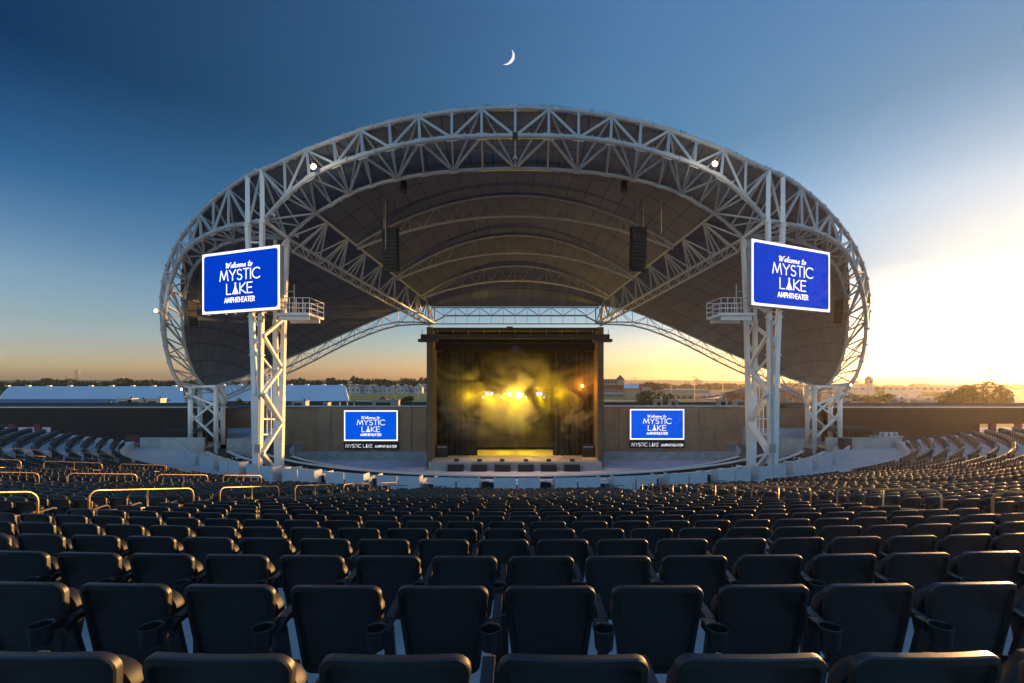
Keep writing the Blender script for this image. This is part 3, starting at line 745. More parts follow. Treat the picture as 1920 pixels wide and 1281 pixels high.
def logo(mb, O, U, V, N_, Wd, H):
    # O = centre of the screen
    k = H
    strokes(mb, 'Welcome to', SG, .085 * k, -.01 * Wd, .225 * k, .345 * Wd, .0105 * k, O, U, V, N_, shear=.25, track=.03)
    strokes(mb, 'MYSTIC', GL, .165 * k, 0, .022 * k, .51 * Wd, .0165 * k, O, U, V, N_)
    strokes(mb, 'L^KE', GL, .165 * k, 0, -.200 * k, .33 * Wd, .0165 * k, O, U, V, N_)
    strokes(mb, 'AMPHITHEATER', GL, .075 * k, 0, -.335 * k, .385 * Wd, .0125 * k, O, U, V, N_)
def rounded(w_, h_, r, n=5):
    p = []
    for cx, cy, a in ((w_/2-r, h_/2-r, 0), (-w_/2+r, h_/2-r, 90), (-w_/2+r, -h_/2+r, 180), (w_/2-r, -h_/2+r, 270)):
        for k in range(n + 1): t = R(a + 90 * k / n); p.append((cx + r * math.cos(t), cy + r * math.sin(t)))
    return p
def screen(name, label, group, c, U, H, Wd, depth, blue, corner, lights=True):
    U = U.normalized(); V = Vector((0, 0, 1)); N_ = U.cross(V).normalized()   # towards the audience
    o = thing(name, label, 'screen', c, group=group)
    Mx = Matrix(((U.x, V.x, N_.x, c.x), (U.y, V.y, N_.y, c.y), (U.z, V.z, N_.z, c.z), (0, 0, 0, 1)))
    mb = MB(); mb.box((-Wd/2, -H/2, -depth), (Wd/2, H/2, 0), Mx)
    for k in range(int(Wd / .9)): mb.box((-Wd/2 + .3 + k * .9, -H/2 - .08, -depth * .6), (-Wd/2 + .5 + k * .9, -H/2 - .002, -depth * .3), Mx)
    wpart(mb, 'housing', M['hvac'], o)
    mb = MB(); mb.box((-Wd/2 + .01, -H/2 + .01, .002), (Wd/2 - .01, H/2 - .01, .012), Mx); wpart(mb, 'white_border', M['screen_white'], o)
    b = H * .042; mb = MB(); mb.prism(rounded(Wd - 2*b, H - 2*b, corner), .014, .022, Mx); wpart(mb, 'blue_field', blue, o)
    mb = MB(); logo(mb, c + N_ * .026, U, V, N_, Wd, H); wpart(mb, 'lettering', M['screen_white'], o)
    return o
GS = 'big video screens on the masts'
# mast screens
def seg_screen(pL, pR, H, s):
    c = (pL + pR) / 2
    return c, (pR - pL)
def hw(pxa, ya0, ya1, D): return P(pxa, (ya0 + ya1) / 2, D)
H = 4.50
aL = hw(379.5, 480, 592.5, 34.0); aR = hw(525, 456.5, 578, 31.45)
screen('video_screen', 'large blue video screen hung on the left mast, sunlit platform beside it', GS, (aL + aR) / 2, Vector((aR.x - aL.x, aR.y - aL.y, 0)), H, (Vector((aR.x - aL.x, aR.y - aL.y, 0))).length, .35, M['screen_blue'], .22)
bL = hw(1409, 450, 575, 31.0); bR = hw(1556, 471, 583.5, 34.4)
screen('video_screen', 'large blue video screen hung on the right mast against the bright sky', GS, (bL + bR) / 2, Vector((bR.x - bL.x, bR.y - bL.y, 0)), H + .05, (Vector((bR.x - bL.x, bR.y - bL.y, 0))).length, .35, M['screen_blue'], .22)
# wall screens and their name boards
scope_on()
for (p0, p1, y0, y1, sd_) in ((645, 746, 769.5, 827, 'left'), (1181, 1283, 767, 824.5, 'right')):
    D = WD - .62; a = P(p0, y0, D); b = P(p1, y1, D); c = (a + b) / 2
    screen('wall_screen', 'small blue video screen on the tan block wall %s of the stage' % sd_, 'blue screens on the block wall', c, Vector((1, 0, 0)), a.z - b.z, b.x - a.x, .3, M['wall_blue'], .05)
    a = P(p0 + .5, y1 + 3, D); b = P(p1 + .5, y1 + 15.5, D); c = (a + b) / 2; w_ = b.x - a.x; h_ = a.z - b.z
    o = thing('name_board', 'black name board with pale lettering under the %s wall screen' % sd_, 'sign', c, group='name boards under the wall screens')
    mb = MB(); mb.box((a.x, D, b.z), (b.x, D + .2, a.z)); wpart(mb, 'board', M['cab'], o)
    mb = MB(); O = Vector((c.x, D - .004, c.z)); U = Vector((1, 0, 0)); V = Vector((0, 0, 1)); N_ = Vector((0, -1, 0))
    strokes(mb, 'MYSTIC L^KE', GL, h_ * .50, -w_ * .225, -h_ * .25, w_ * .50, .045, O, U, V, N_, depth=.02)
    strokes(mb, 'AMPHITHEATER', GL, h_ * .34, w_ * .27, -h_ * .25, w_ * .40, .055, O, U, V, N_, depth=.02)
    wpart(mb, 'lettering', M['sign_white'], o)
scope_off()
# BAR sign: three white squares with red letters
o = thing('bar_sign', 'white BAR sign of three square tiles with dark red letters', 'sign', P(1667, 814.5, 47.2))
mb = MB(); ml = MB()
for k, ch in enumerate('BAR'):
    c = P(1655 + k * 11.6, 815.5, 47.2); mb.box((c.x - .29, 47.2, c.z - .27), (c.x + .29, 47.28, c.z + .27))
    strokes(ml, ch, GL, .36, 0, -.18, .26, .085, Vector((c.x, 47.195, c.z)), Vector((1, 0, 0)), Vector((0, 0, 1)), Vector((0, -1, 0)), depth=.015)
wpart(mb, 'tiles', M['white_top'], o); wpart(ml, 'lettering', M['bar_red'], o)
o = thing('bar_counter', 'low concrete bar counter below the BAR sign', 'counter', P(1667, 835, 48.3))
mb = MB(); mb.box((P(1645, 0, 48.1).x, 48.1, PLAZA), (P(1692, 0, 48.1).x, 49, PLAZA + 1.1)); wpart(mb, 'front', M['rawconc'], o)
mb = MB(); mb.box((P(1643, 0, 48.1).x, 48.0, PLAZA + 1.103), (P(1694, 0, 48.1).x, 49.1, PLAZA + 1.17)); wpart(mb, 'top', M['trim'], o)

# ------------------------------------------------------------------ stage house
scope_on(); PD = 46.4; HT = 5.55; SF = -8.0
st_ = thing('stage_house', 'tall tan block stage house with a dark open stage', 'building', (0, PD, -8.9))
colw = (811.5 - 800) / F * PD
for s in (-1, 1):
    a, b = sorted((s * abs(pxL), s * (abs(pxL) - colw))); mb = MB(); mb.box((a, PD, -9), (b, PD + 14, HT)); wpart(mb, 'side_wall', M['colbrick'], st_)
mb = MB(); mb.box((-abs(pxL) + colw + .003, PD + 13.6, -9), (abs(pxL) - colw - .003, PD + 14, HT - .01)); wpart(mb, 'rear_wall', M['black'], st_)
mb = MB(); mb.box((-abs(pxL) + colw + .003, PD + .3, HT - .35), (abs(pxL) - colw - .003, PD + 13.5, HT - .02)); wpart(mb, 'roof', M['darkroof'], st_)
mb = MB(); mb.box((-abs(pxL) + colw + .003, PD + 1.6, 3.3), (abs(pxL) - colw - .003, PD + 1.8, HT - .36)); wpart(mb, 'valance', M['black'], st_)
mb = MB()
for k in range(16):
    x0 = -8.3 + k * 1.04; mb.bar((x0, PD + 1.2, 4.0 + .9 * (k % 2)), (x0 + 1.04, PD + 1.2, 4.0 + .9 * ((k + 1) % 2)), .05, .05, up=(0, 1, 0))
mb.bar((-8.3, PD + 1.2, 4.0), (8.3, PD + 1.2, 4.0), .08, .08); mb.bar((-8.3, PD + 1.2, 4.9), (8.3, PD + 1.2, 4.9), .08, .08)
wpart(mb, 'header_truss', M['blackmetal'], st_)
mb = MB(); xa = (787 - CX) / F * PD; mb.box((xa + .2, PD - .5, (715 - 636) / F * PD), (-xa - .2, PD - .02, (715 - 631) / F * PD + .18)); mb.box((xa, PD - .9, (715 - 644) / F * PD + .1), (xa + 1.9, PD - .04, (715 - 637) / F * PD)); mb.box((-xa - 1.9, PD - .9, (715 - 644) / F * PD + .1), (-xa, PD - .04, (715 - 637) / F * PD))
wpart(mb, 'catwalk_beam', M['darkroof'], st_)
mb = MB()
for k in range(13):
    x = xa + .3 + k * (-2 * xa - .6) / 12; mb.bar((x, PD - .3, 4.3), (x, PD - .3, 5.25), .05, .05)
wpart(mb, 'catwalk_posts', M['hvac'], st_)
mb = MB(); mb.box((-.9, PD + 2, HT + .0), (-.25, PD + 2.6, HT + .3)); wpart(mb, 'roof_beacon', M['bar_red'], st_)
# stage floor / apron
mb = MB(); mb.box((-abs(pxL) + colw + .01, PD - 1.2, -9), (abs(pxL) - colw - .01, PD + 13.5, SF)); tag(mb.build('stage_platform', M['stagefloor']), 'raised stage floor inside the stage house', 'stage')
mb = MB(); mb.box((-8.6, PD - 1.45, -9), (8.6, PD - 1.203, SF - .02)); tag(mb.build('stage_apron', M['rawconc']), 'raw concrete apron wall under the front edge of the stage', 'wall')
def folds(name, label, x0, x1, y, z0, z1, amp=.14, mt='black', par=None):
    n = max(8, int((x1 - x0) / .11)); rows = []
    for z in (z0, z1): rows.append([(x0 + (x1 - x0) * i / n, y + amp * math.sin(i * 1.25) + .03 * math.sin(i * 3.1), z) for i in range(n + 1)])
    mb = MB(); mb.grid(rows); mb.grid([[(a, b + .06, c) for a, b, c in r] for r in rows][::-1]); o = mb.build(name, M[mt], None, True)
    return tag(o, label, 'curtain', 'black stage curtains')
xi = (895 - CX) / F * 48.9
folds('stage_curtain', 'full height black curtain on the left half of the stage', -8.45, xi, 48.9, SF, 3.2)
folds('stage_curtain', 'full height black curtain on the right half of the stage', -xi + .0, 8.45, 48.9, SF, 3.2)
M['backdrop'] = mat('grey_backdrop', (.04, .033, .036), .9, var=.12, scale=.5)
mb = MB(); mb.grid([[(x, 52.7 + .08 * math.sin(x * 3), z) for x in np.linspace(-7.5, 7.5, 80)] for z in (SF + .35, 5)]); tag(mb.build('backdrop', M['backdrop'], None, True), 'pale grey backdrop cloth hanging at the back of the stage', 'backdrop')
M['amber'] = mat('yellow_dance_mat', (.55, .50, .30), .5, var=.05)
mb = MB(); mb.prism([(-4.2, 45.5), (4.2, 45.5), (5.0, 48), (4.6, 56.5), (-4.6, 56.5), (-5.0, 48)], SF + .004, SF + .012); tag(mb.build('stage_mat', M['amber']), 'pale floor covering lit yellow in the middle of the stage', 'mat')
# subwoofers in the apron
for k, px in enumerate((854, 898, 942, 986, 1029, 1073)):
    D = PD - 2.0; c = (px - CX) / F * D
    o = thing('subwoofer', 'dark subwoofer pair before the stage apron, %s from the left' % ORD[k + 1], 'speaker', (c, D, -8.9), group='subwoofers along the stage front')
    mb = MB(); mb.box((c - .78, D, -8.9), (c + .78, D + .5, -8.22)); wpart(mb, 'cabinet', M['cab'], o)
    mb = MB()
    for j in range(11): mb.box((c - .72 + j * .137, D - .02, -8.85), (c - .72 + j * .137 + .06, D - .002, -8.27))
    wpart(mb, 'grille', M['blackmetal'], o)
for k, px in enumerate((856, 899, 942, 986, 1029, 1073)):
    D = PD - 1.1; c = (px - CX) / F * D
    mb = MB(); mb.prism([(-.22, 0), (.2, 0), (.2, .12), (-.12, .26), (-.22, .2)], c - .22, c + .22, Matrix(((0, 0, 1, 0), (1, 0, 0, D + .1), (0, 1, 0, SF), (0, 0, 0, 1))))
    tag(mb.build('footlight', M['cab']), 'small black wedge monitor on the stage edge, %s from the left' % ORD[k + 1], 'monitor', 'wedges on the stage edge')
for s, sd_ in ((-1, 'left'), (1, 'right')):
    o = thing('equipment_rack', 'dark equipment rack at the %s edge of the stage' % sd_, 'rack', (s * 7.7, 48, SF), group='racks on the stage')
    mb = MB(); mb.box((s * 7.7 - .55, 47.7, SF), (s * 7.7 + .55, 48.5, SF + 1.3)); wpart(mb, 'case', M['cab'], o)
    mb = MB(); mb.box((s * 7.7 - .5, 47.68, SF + 1.0), (s * 7.7 + .5, 47.698, SF + 1.16)); wpart(mb, 'screen', M['hvac'], o)
# lighting truss with lamps
TD = 48.3; tz = (715 - 737) / F * TD
o = thing('lighting_truss', 'black lighting truss hanging across the stage with moving lamps', 'truss', (0, TD, tz))
mb = MB(); x0 = (900 - CX) / F * TD; x1 = (1036 - CX) / F * TD
for (dy, dz) in ((0, 0), (.35, 0), (0, .35), (.35, .35)): mb.tube((x0, TD + dy, tz + dz), (x1, TD + dy, tz + dz), .03, 6)
nn = 18
for k in range(nn):
    xa_ = x0 + (x1 - x0) * k / nn; xc = x0 + (x1 - x0) * (k + 1) / nn
    mb.tube((xa_, TD, tz + .35 * (k % 2)), (xc, TD, tz + .35 * ((k + 1) % 2)), .015, 5)
for px in (905, 968, 1030):
    xx = (px - CX) / F * TD; mb.tube((xx, TD + .17, tz + .35), (xx, TD + .17, 5.1), .012, 5)
wpart(mb, 'frame', M['blackmetal'], o)
lamps = [(906, 745.5, 'v'), (913, 738.5, 'V'), (922, 738.5, 'V'), (939, 745, 'v'), (947, 738, 'v'), (955, 738.5, 'V'), (956, 743.5, 'v'), (973, 741, 'H'), (980, 738, 'v'), (986, 745, 'v'), (1008, 738.5, 'V'), (1014, 738.5, 'V'), (1020, 745.5, 'v'), (893, 741, 'd'), (900, 744, 'd'), (964, 745, 'd'), (999, 745, 'd')]
words = {'v': 'small violet', 'V': 'bright violet', 'H': 'blazing yellow-white', 'd': 'unlit'}; cnt = {}
for (px, py, t) in lamps:
    c = P(px, py, TD - .25); cnt[t] = cnt.get(t, 0) + 1; r = {'v': .085, 'V': .16, 'H': .30, 'd': .12}[t]
    L_ = thing('stage_lamp', ('%s stage lamp on the lighting truss' % words[t]) + ('' if t == 'H' else ', %s of its kind from the left' % ORD[cnt[t]]), 'lamp', c, group='lamps on the lighting truss')
    mb = MB(); mb.lathe([(r * .7, .3), (r * 1.25, .18), (r * 1.25, 0), (r * 1.1, 0)], 12, Matrix.Translation(c) @ Matrix.Rotation(R(-90), 4, 'X')); mb.box((c.x - .04, c.y + .1, c.z), (c.x + .04, c.y + .2, tz + .3)); wpart(mb, 'housing', M['cab'], L_)
    if t != 'd':
        mb = MB(); mb.lathe([(.0005, -.03), (r * .6, -.02), (r, .01)], 12, Matrix.Translation(c) @ Matrix.Rotation(R(-90), 4, 'X')); wpart(mb, 'lens', M['hot'] if t == 'H' else M['violet'], L_)
def point(name, loc, col, e, r=.15):
    d = bpy.data.lights.new(name, 'POINT'); d.energy = e; d.color = col; d.shadow_soft_size = r; o = bpy.data.objects.new(name, d); sc.collection.objects.link(o); o.location = loc; return o
def spot(name, loc, tgt, col, e, ang, bl=.3, r=.1):
    d = bpy.data.lights.new(name, 'SPOT'); d.energy = e; d.color = col; d.spot_size = R(ang); d.spot_blend = bl; d.shadow_soft_size = r
    o = bpy.data.objects.new(name, d); sc.collection.objects.link(o); o.location = loc; o.rotation_euler = (Vector(loc) - Vector(tgt)).to_track_quat('Z', 'Y').to_euler(); return o
YE = (1, .58, .0)
hot = P(973, 741, TD - .6)
point('key_lamp_light', hot, YE, 430, .3)
for px, e in ((880, 60), (915, 140), (945, 110), (1010, 165), (1050, 70)): point('lamp_light', P(px, 742, TD - .5), YE, e, .3)
point('side_lamp_light', P(1092, 724, 47.8), (1, .30, .02), 120, .2)
c = P(1092, 724, 48.2); L_ = thing('side_lamp', 'small orange lamp on the dark stage wall, right', 'lamp', c)
mb = MB(); mb.tube(c, c + Vector((0, .25, 0)), .12, 10); wpart(mb, 'housing', M['cab'], L_)
mb = MB(); mb.tube(c - Vector((0, .03, 0)), c - Vector((0, .005, 0)), .09, 10); wpart(mb, 'lens', emis('orange_lens', (1, .6, .15), 25), L_)
for x in (-2.6, 0, 2.6): spot('floor_wash', (x, TD + .9, tz + .5), (x, 50.6, SF), (1, .70, .0), 1300, 40, .5)
spot('apron_wash', (0, TD - .3, tz - .1), (0, 46.8, SF), (1, .74, .03), 350, 70, .6)
for k, px in enumerate((913, 933, 950, 973, 992, 1010)): spot('beam_light', P(px, 741, TD - .45), P(px + (px - 963) * 1.6, 741 + (95 if k % 2 else -85), TD - 1.3), (1, .62, .01), 1000, 13, .7, .04)
spot('violet_wash', (0, PD - 1.0, 3.6), (0, 40, -8.9), (.8, .62, 1), 1100, 120, .9)
# smoke on the stage
m = bpy.data.materials.new('stage_smoke'); m.use_nodes = True; N = m.node_tree.nodes; L = m.node_tree.links
N.remove(N['Principled BSDF']); pv = N.new('ShaderNodeVolumePrincipled'); L.new(pv.outputs[0], N['Material Output'].inputs['Volume'])
pv.inputs['Color'].default_value = (.9, .9, .88, 1); pv.inputs['Anisotropy'].default_value = .1
tc = N.new('ShaderNodeTexCoord'); nz = N.new('ShaderNodeTexNoise'); nz.inputs['Scale'].default_value = .22; nz.inputs['Detail'].default_value = 7; nz.inputs['Roughness'].default_value = .6; nz.inputs['Distortion'].default_value = .8
mp_ = N.new('ShaderNodeMapping'); mp_.inputs['Location'].default_value = (3.1, .4, 1.7); mp_.inputs['Scale'].default_value = (1, 1, 1.25)
L.new(tc.outputs['Object'], mp_.inputs[0]); L.new(mp_.outputs[0], nz.inputs['Vector'])
mr = N.new('ShaderNodeMapRange'); mr.inputs['From Min'].default_value = .46; mr.inputs['From Max'].default_value = .70; mr.inputs['To Min'].default_value = .008; mr.inputs['To Max'].default_value = .5
L.new(nz.outputs['Fac'], mr.inputs['Value'])
sp = N.new('ShaderNodeSeparateXYZ'); L.new(tc.outputs['Object'], sp.inputs[0])
zr = N.new('ShaderNodeMapRange'); zr.inputs['From Min'].default_value = -8.2; zr.inputs['From Max'].default_value = -3.8; zr.inputs['To Min'].default_value = .05; zr.inputs['To Max'].default_value = 1
L.new(sp.outputs[2], zr.inputs['Value']); mu = N.new('ShaderNodeMath'); mu.operation = 'MULTIPLY'; zt_ = N.new('ShaderNodeMapRange'); zt_.inputs['From Min'].default_value = 0.0; zt_.inputs['From Max'].default_value = 3.4; zt_.inputs['To Min'].default_value = 1; zt_.inputs['To Max'].default_value = .12; L.new(sp.outputs[2], zt_.inputs['Value']); m2 = N.new('ShaderNodeMath'); m2.operation = 'MULTIPLY'; L.new(zr.outputs[0], m2.inputs[0]); L.new(zt_.outputs[0], m2.inputs[1]); L.new(mr.outputs[0], mu.inputs[0]); L.new(m2.outputs[0], mu.inputs[1]); L.new(mu.outputs[0], pv.inputs['Density'])
m.cycles.volume_step_rate = 1.0
mb = MB(); mb.box((-8.38, 46.6, SF + .05), (8.38, 48.6, 3.1)); mb.box((xi + .3, 48.61, SF + .05), (-xi - .3, 52.4, 3.1)); o = mb.build('stage_smoke', m)
tag(o, 'yellow-lit smoke drifting in front of the stage curtains', 'smoke', kind='stuff')

scope_off()
# ------------------------------------------------------------------ canopy
EA, EB, EC = 36.4, 18.5, 50.0
def k_of(t): return EA * math.cos(t) / (EC - EB * math.sin(t))
def solve(k):
    lo, hi = .385, PI / 2
    for _ in range(50):
        mid = (lo + hi) / 2
        if k_of(mid) > k: lo = mid
        else: hi = mid
    return lo
NOD = [((966,203),(966,255),(966,316)), ((903,205),(903,256),(905,317.5)), ((847,210),(847,258.5),(850,321)), ((785,219.5),(787,266),(795,327)),
 ((730,230.5),(732,277),(745,336)), ((677,245),(680,292),(697,348)), ((626,263),(630,308),(655,364)), ((575,282),(580,333),(622,383)),
 ((533,302),(535,370),(592,400)), ((491,320),(495,413),(562,424)), ((464,331),(466,419),(538,447)), ((429,354),(428,426),(480,446)),
 ((400,377),(400,436),(440,452)), ((375,402),(377,447),(408,463)), ((354,427),(357,461),(384,480)), ((336,453),(340,482),(364,501)),
 ((322,481),(327,510),(352,528)), ((311,511),(317,540),(345,559)), ((305,541),(311,572),(342,591)), ((303,571),(308,603),(343,621)),
 ((304,602),(309,633),(347,650)), ((307,632),(314,664),(355,678)), ((313,662),(322,693),(366,703)), ((322,692),(334,718),(383,724)), ((335,720),(350,738),(405,736))]
tman = {18: .45, 19: .38, 20: .31, 21: .25, 22: .19, 23: .13, 24: .05}
T_, F_, B_ = [], [], []
for i, (a, b, c) in enumerate(NOD):
    k = (CX - a[0]) / F; t = tman.get(i, None)
    if t is None: t = solve(k)
    D = EC - EB * math.sin(t)
    T_.append(P(a[0], a[1], D))
    F_.append(P(b[0], b[1], D - 1.1 + .3 * (i > 16)))
    if i <= 8: DB = D + 2.4 + .0 * i
    elif i <= 10: DB = 36.4
    else: DB = D + 1.6
    B_.append(P(c[0], c[1], DB))
def mirror(L_): return [Vector((-p.x, p.y, p.z)) for p in L_]
Tc = T_[::-1] + mirror(T_)[1:]; Fc = F_[::-1] + mirror(F_)[1:]; Bc = B_[::-1] + mirror(B_)[1:]
def catmull(pts, sub=3, kinks=()):
    out = []
    for i in range(len(pts) - 1):
        p1, p2 = pts[i], pts[i + 1]
        p0 = pts[i - 1] if i > 0 and i not in kinks else p1 - (p2 - p1) * 1.0
        p3 = pts[i + 2] if i + 2 < len(pts) and (i + 1) not in kinks else p2 + (p2 - p1)
        for k in range(sub):
            t = k / sub; t2 = t*t; t3 = t2*t
            out.append(.5 * ((2*p1) + (p2-p0)*t + (2*p0-5*p1+4*p2-p3)*t2 + (3*p1-p0-3*p2+p3)*t3))
    out.append(pts[-1]); return out
can = thing('canopy', 'huge white steel arch canopy with grey fabric roof over the stage', 'canopy', (0, EC, -7))
nmid = len(T_) - 1
tr = thing('x', 'x', 'x'); bpy.data.objects.remove(tr)
kF = (nmid - 9, nmid + 9); kB = (nmid - 8, nmid + 8, nmid - 10, nmid + 10)
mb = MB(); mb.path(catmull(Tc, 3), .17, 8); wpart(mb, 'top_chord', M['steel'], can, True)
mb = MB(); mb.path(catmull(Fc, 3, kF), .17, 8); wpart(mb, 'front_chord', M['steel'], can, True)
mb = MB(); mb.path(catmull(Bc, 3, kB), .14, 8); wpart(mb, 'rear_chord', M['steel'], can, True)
mb = MB()
Nn = len(Tc)
for i in range(Nn):
    rr = .10
    j = abs(i - nmid)
    if not (9 <= j <= 10): mb.bar(Tc[i], Fc[i], .17, .17)
    mb.bar(Tc[i], Bc[i], .10, .10); mb.bar(Fc[i], Bc[i], .12, .12)
    if i < Nn - 1:
        jn = abs(i + 1 - nmid); e = (j % 2 == 0)
        # front face: top node at odd distance, bottom node at even
        if j % 2 == 1: mb.bar(Tc[i], Fc[i + 1], .16, .16)
        else: mb.bar(Fc[i], Tc[i + 1], .16, .16)
        if j % 2 == 1: mb.bar(Tc[i], Bc[i + 1], .11, .11); mb.bar(Fc[i], Bc[i + 1], .13, .13)
        else: mb.bar(Bc[i], Tc[i + 1], .11, .11); mb.bar(Bc[i], Fc[i + 1], .13, .13)
for i in range(2, Nn - 2):
    for pts_, w_ in ((Tc, .34), (Fc, .36), (Bc, .28)):
        d_ = (pts_[i + 1] - pts_[i - 1]).normalized(); mb.bar(pts_[i] - d_ * w_, pts_[i] + d_ * w_, .035, w_ * 1.35)
        mb.tube(pts_[i] + d_ * .9 - d_ * .04, pts_[i] + d_ * .9 + d_ * .04, .225 if pts_ is not Bc else .19, 10)
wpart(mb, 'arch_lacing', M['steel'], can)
mb = MB(); cf = catmull(Fc, 4, kF); mb.path([p + Vector((0, .22, .12)) for p in cf], .028, 5); cb_ = catmull(Bc, 4, kB); mb.path([p + Vector((0, -.18, .1)) for p in cb_], .025, 5); wpart(mb, 'cable_run', M['blackmetal'], can)
# twigs of small fixings and cable along the crest
mb = MB(); cr = catmull(Tc, 14)
for i in range(8, len(cr) - 8):
    if random.random() < .8:
        p = cr[i]; h = random.choice([.06, .08, .1, .08, .2]); mb.bar(p + Vector((0, 0, .12)), p + Vector((random.uniform(-.06, .06), 0, .12 + h)), .05, .05)
mb.path([p + Vector((0, .12, .22)) for p in cr[6:-6]], .03, 5)
wpart(mb, 'crest_fixings', M['blackmetal'], can)
# LED strips at the crown
for (src, i0, i1, dz, mt) in ((Fc, nmid - 1, nmid + 1, -.2, 'yellow_led'), (Bc, nmid - 1, nmid + 1, -.16, 'yellow_led'), (Tc, nmid - 1, nmid + 1, -.2, 'yellow_led')):
    mb = MB(); q = catmull(src, 3); a = q[i0 * 3 + (1 if src is Tc else 0): i1 * 3 + (0 if src is Tc else 1)]
    mb.path([p + Vector((0, -.03, dz)) for p in a], .012, 5); wpart(mb, 'light_strip', M[mt], can, label='yellow light strip at the crown of the arch')
    mb = MB(); a1 = q[i0 * 3 - 2: i0 * 3]; mb.path([p + Vector((0, -.03, dz)) for p in a1], .010, 5); a2 = q[i1 * 3 + 1: i1 * 3 + 3]; mb.path([p + Vector((0, -.03, dz)) for p in a2], .010, 5)
    wpart(mb, 'light_strip', M['violet_led'], can, label='violet light strip beside the yellow one')
# spine trusses
U0 = B_[8]; U1 = P(809, 571, 60.6)
A0 = P(538, 447, 36.4); A1 = P(814, 606, 60.3)
C0 = P(548, 472, 37.4); C1 = P(806, 611, 61.6)
def lerp(a, b, t): return a + (b - a) * t
for s in (-1, 1):
    mir = (lambda p: Vector((-s * abs(p.x) * -1 if False else (p.x if s < 0 else -p.x), p.y, p.z)))
    mb = MB(); n = 16
    up = [mir(lerp(U0, U1, k / n)) for k in range(n + 1)]; la = [mir(lerp(A0, A1, k / n)) for k in range(n + 1)]; lb = [mir(lerp(C0, C1, k / n)) for k in range(n + 1)]
    mb.path(up, .13, 8); mb.path(la, .14, 8); mb.path(lb, .12, 8)
    for k in range(n + 1): mb.bar(la[k], lb[k], .08, .08)
    for k in range(n):
        for ll in (la, lb):
            if k % 2 == 0: mb.bar(ll[k], up[k + 1], .11, .11)
            else: mb.bar(up[k], ll[k + 1], .11, .11)
            if k % 2 == 1: mb.bar(up[k], ll[k], .09, .09)
        mb.bar(la[k], lb[k + 1], .06, .06)
    wpart(mb, 'spine_truss', M['steel'], can)
# ribs
def rib_curve(xe, D, ze, za, n=24, p=2.0): return [Vector((xe * (2 * i / n - 1), D, ze + (za - ze) * (1 - abs(2 * i / n - 1) ** p))) for i in range(n + 1)]
def on_spine(px):
    k = (px - CX) / F; a = U0; b = U1; t = (k * a.y - a.x) / ((b.x - a.x) - k * (b.y - a.y)); return lerp(a, b, t)
ribs = []
for (px, ya, yb) in ((668, 366, 405), (743, 441, 474), (789, 498, 526)):
    e = on_spine(px); za = (CY - ya) / F * e.y; zb = (CY - yb) / F * (e.y + .3)
    c1 = rib_curve(abs(e.x), e.y, e.z, za); c2 = rib_curve(abs(e.x), e.y + .3, e.z - .25, zb); ribs.append((c1, e, za))
    mb = MB(); mb.path(c1, .13, 6); mb.path(c2, .13, 6)
    for i in range(0, 24, 2):
        mb.bar(c1[i], c2[i + 1], .05, .05); mb.bar(c2[i + 1], c1[i + 2], .05, .05)
        if i % 4 == 0 and 0 < i: mb.bar(c1[i], c2[i], .06, .06)
    wpart(mb, 'rib', M['steel'], can)
# rear beam over the stage house
mb = MB(); xr = abs(U1.x); n = 14; yy = 60.8
z1 = (CY - 577) / F * yy; z2 = (CY - 592) / F * yy; z3 = (CY - 607.5) / F * yy
mb.bar((-xr, yy, z1), (xr, yy, z1), .14, .14); mb.bar((-xr + 1.9, yy, z2), (xr - 1.9, yy, z2), .2, .2); mb.bar((-xr, yy, z3), (xr, yy, z3), .14, .14)
mb.bar((-xr - .2, yy, z3), (-xr + 1.9, yy, z2), .18, .18); mb.bar((xr + .2, yy, z3), (xr - 1.9, yy, z2), .18, .18)
for k in range(n):
    xa_ = -xr + 2 * xr * k / n; xc = -xr + 2 * xr * (k + 1) / n
    if k % 2: mb.bar((xa_, yy, z2), (xc, yy, z1), .09, .09, up=(0, 1, 0))
    else: mb.bar((xa_, yy, z1), (xc, yy, z2), .09, .09, up=(0, 1, 0))
    if k: mb.bar((xa_, yy, z1), (xa_, yy, z3), .05, .05, up=(0, 1, 0))
mb.bar((-xr - .35, yy, z1), (-xr - .35, yy, z3), .22, .22, up=(0, 1, 0)); mb.bar((xr + .35, yy, z1), (xr + .35, yy, z3), .22, .22, up=(0, 1, 0))
mb.bar((-xr + .4, yy, z1), (-xr + .4, yy, z3), .15, .15, up=(0, 1, 0)); mb.bar((xr - .4, yy, z1), (xr - .4, yy, z3), .15, .15, up=(0, 1, 0))
wpart(mb, 'rear_beam', M['steel'], can)
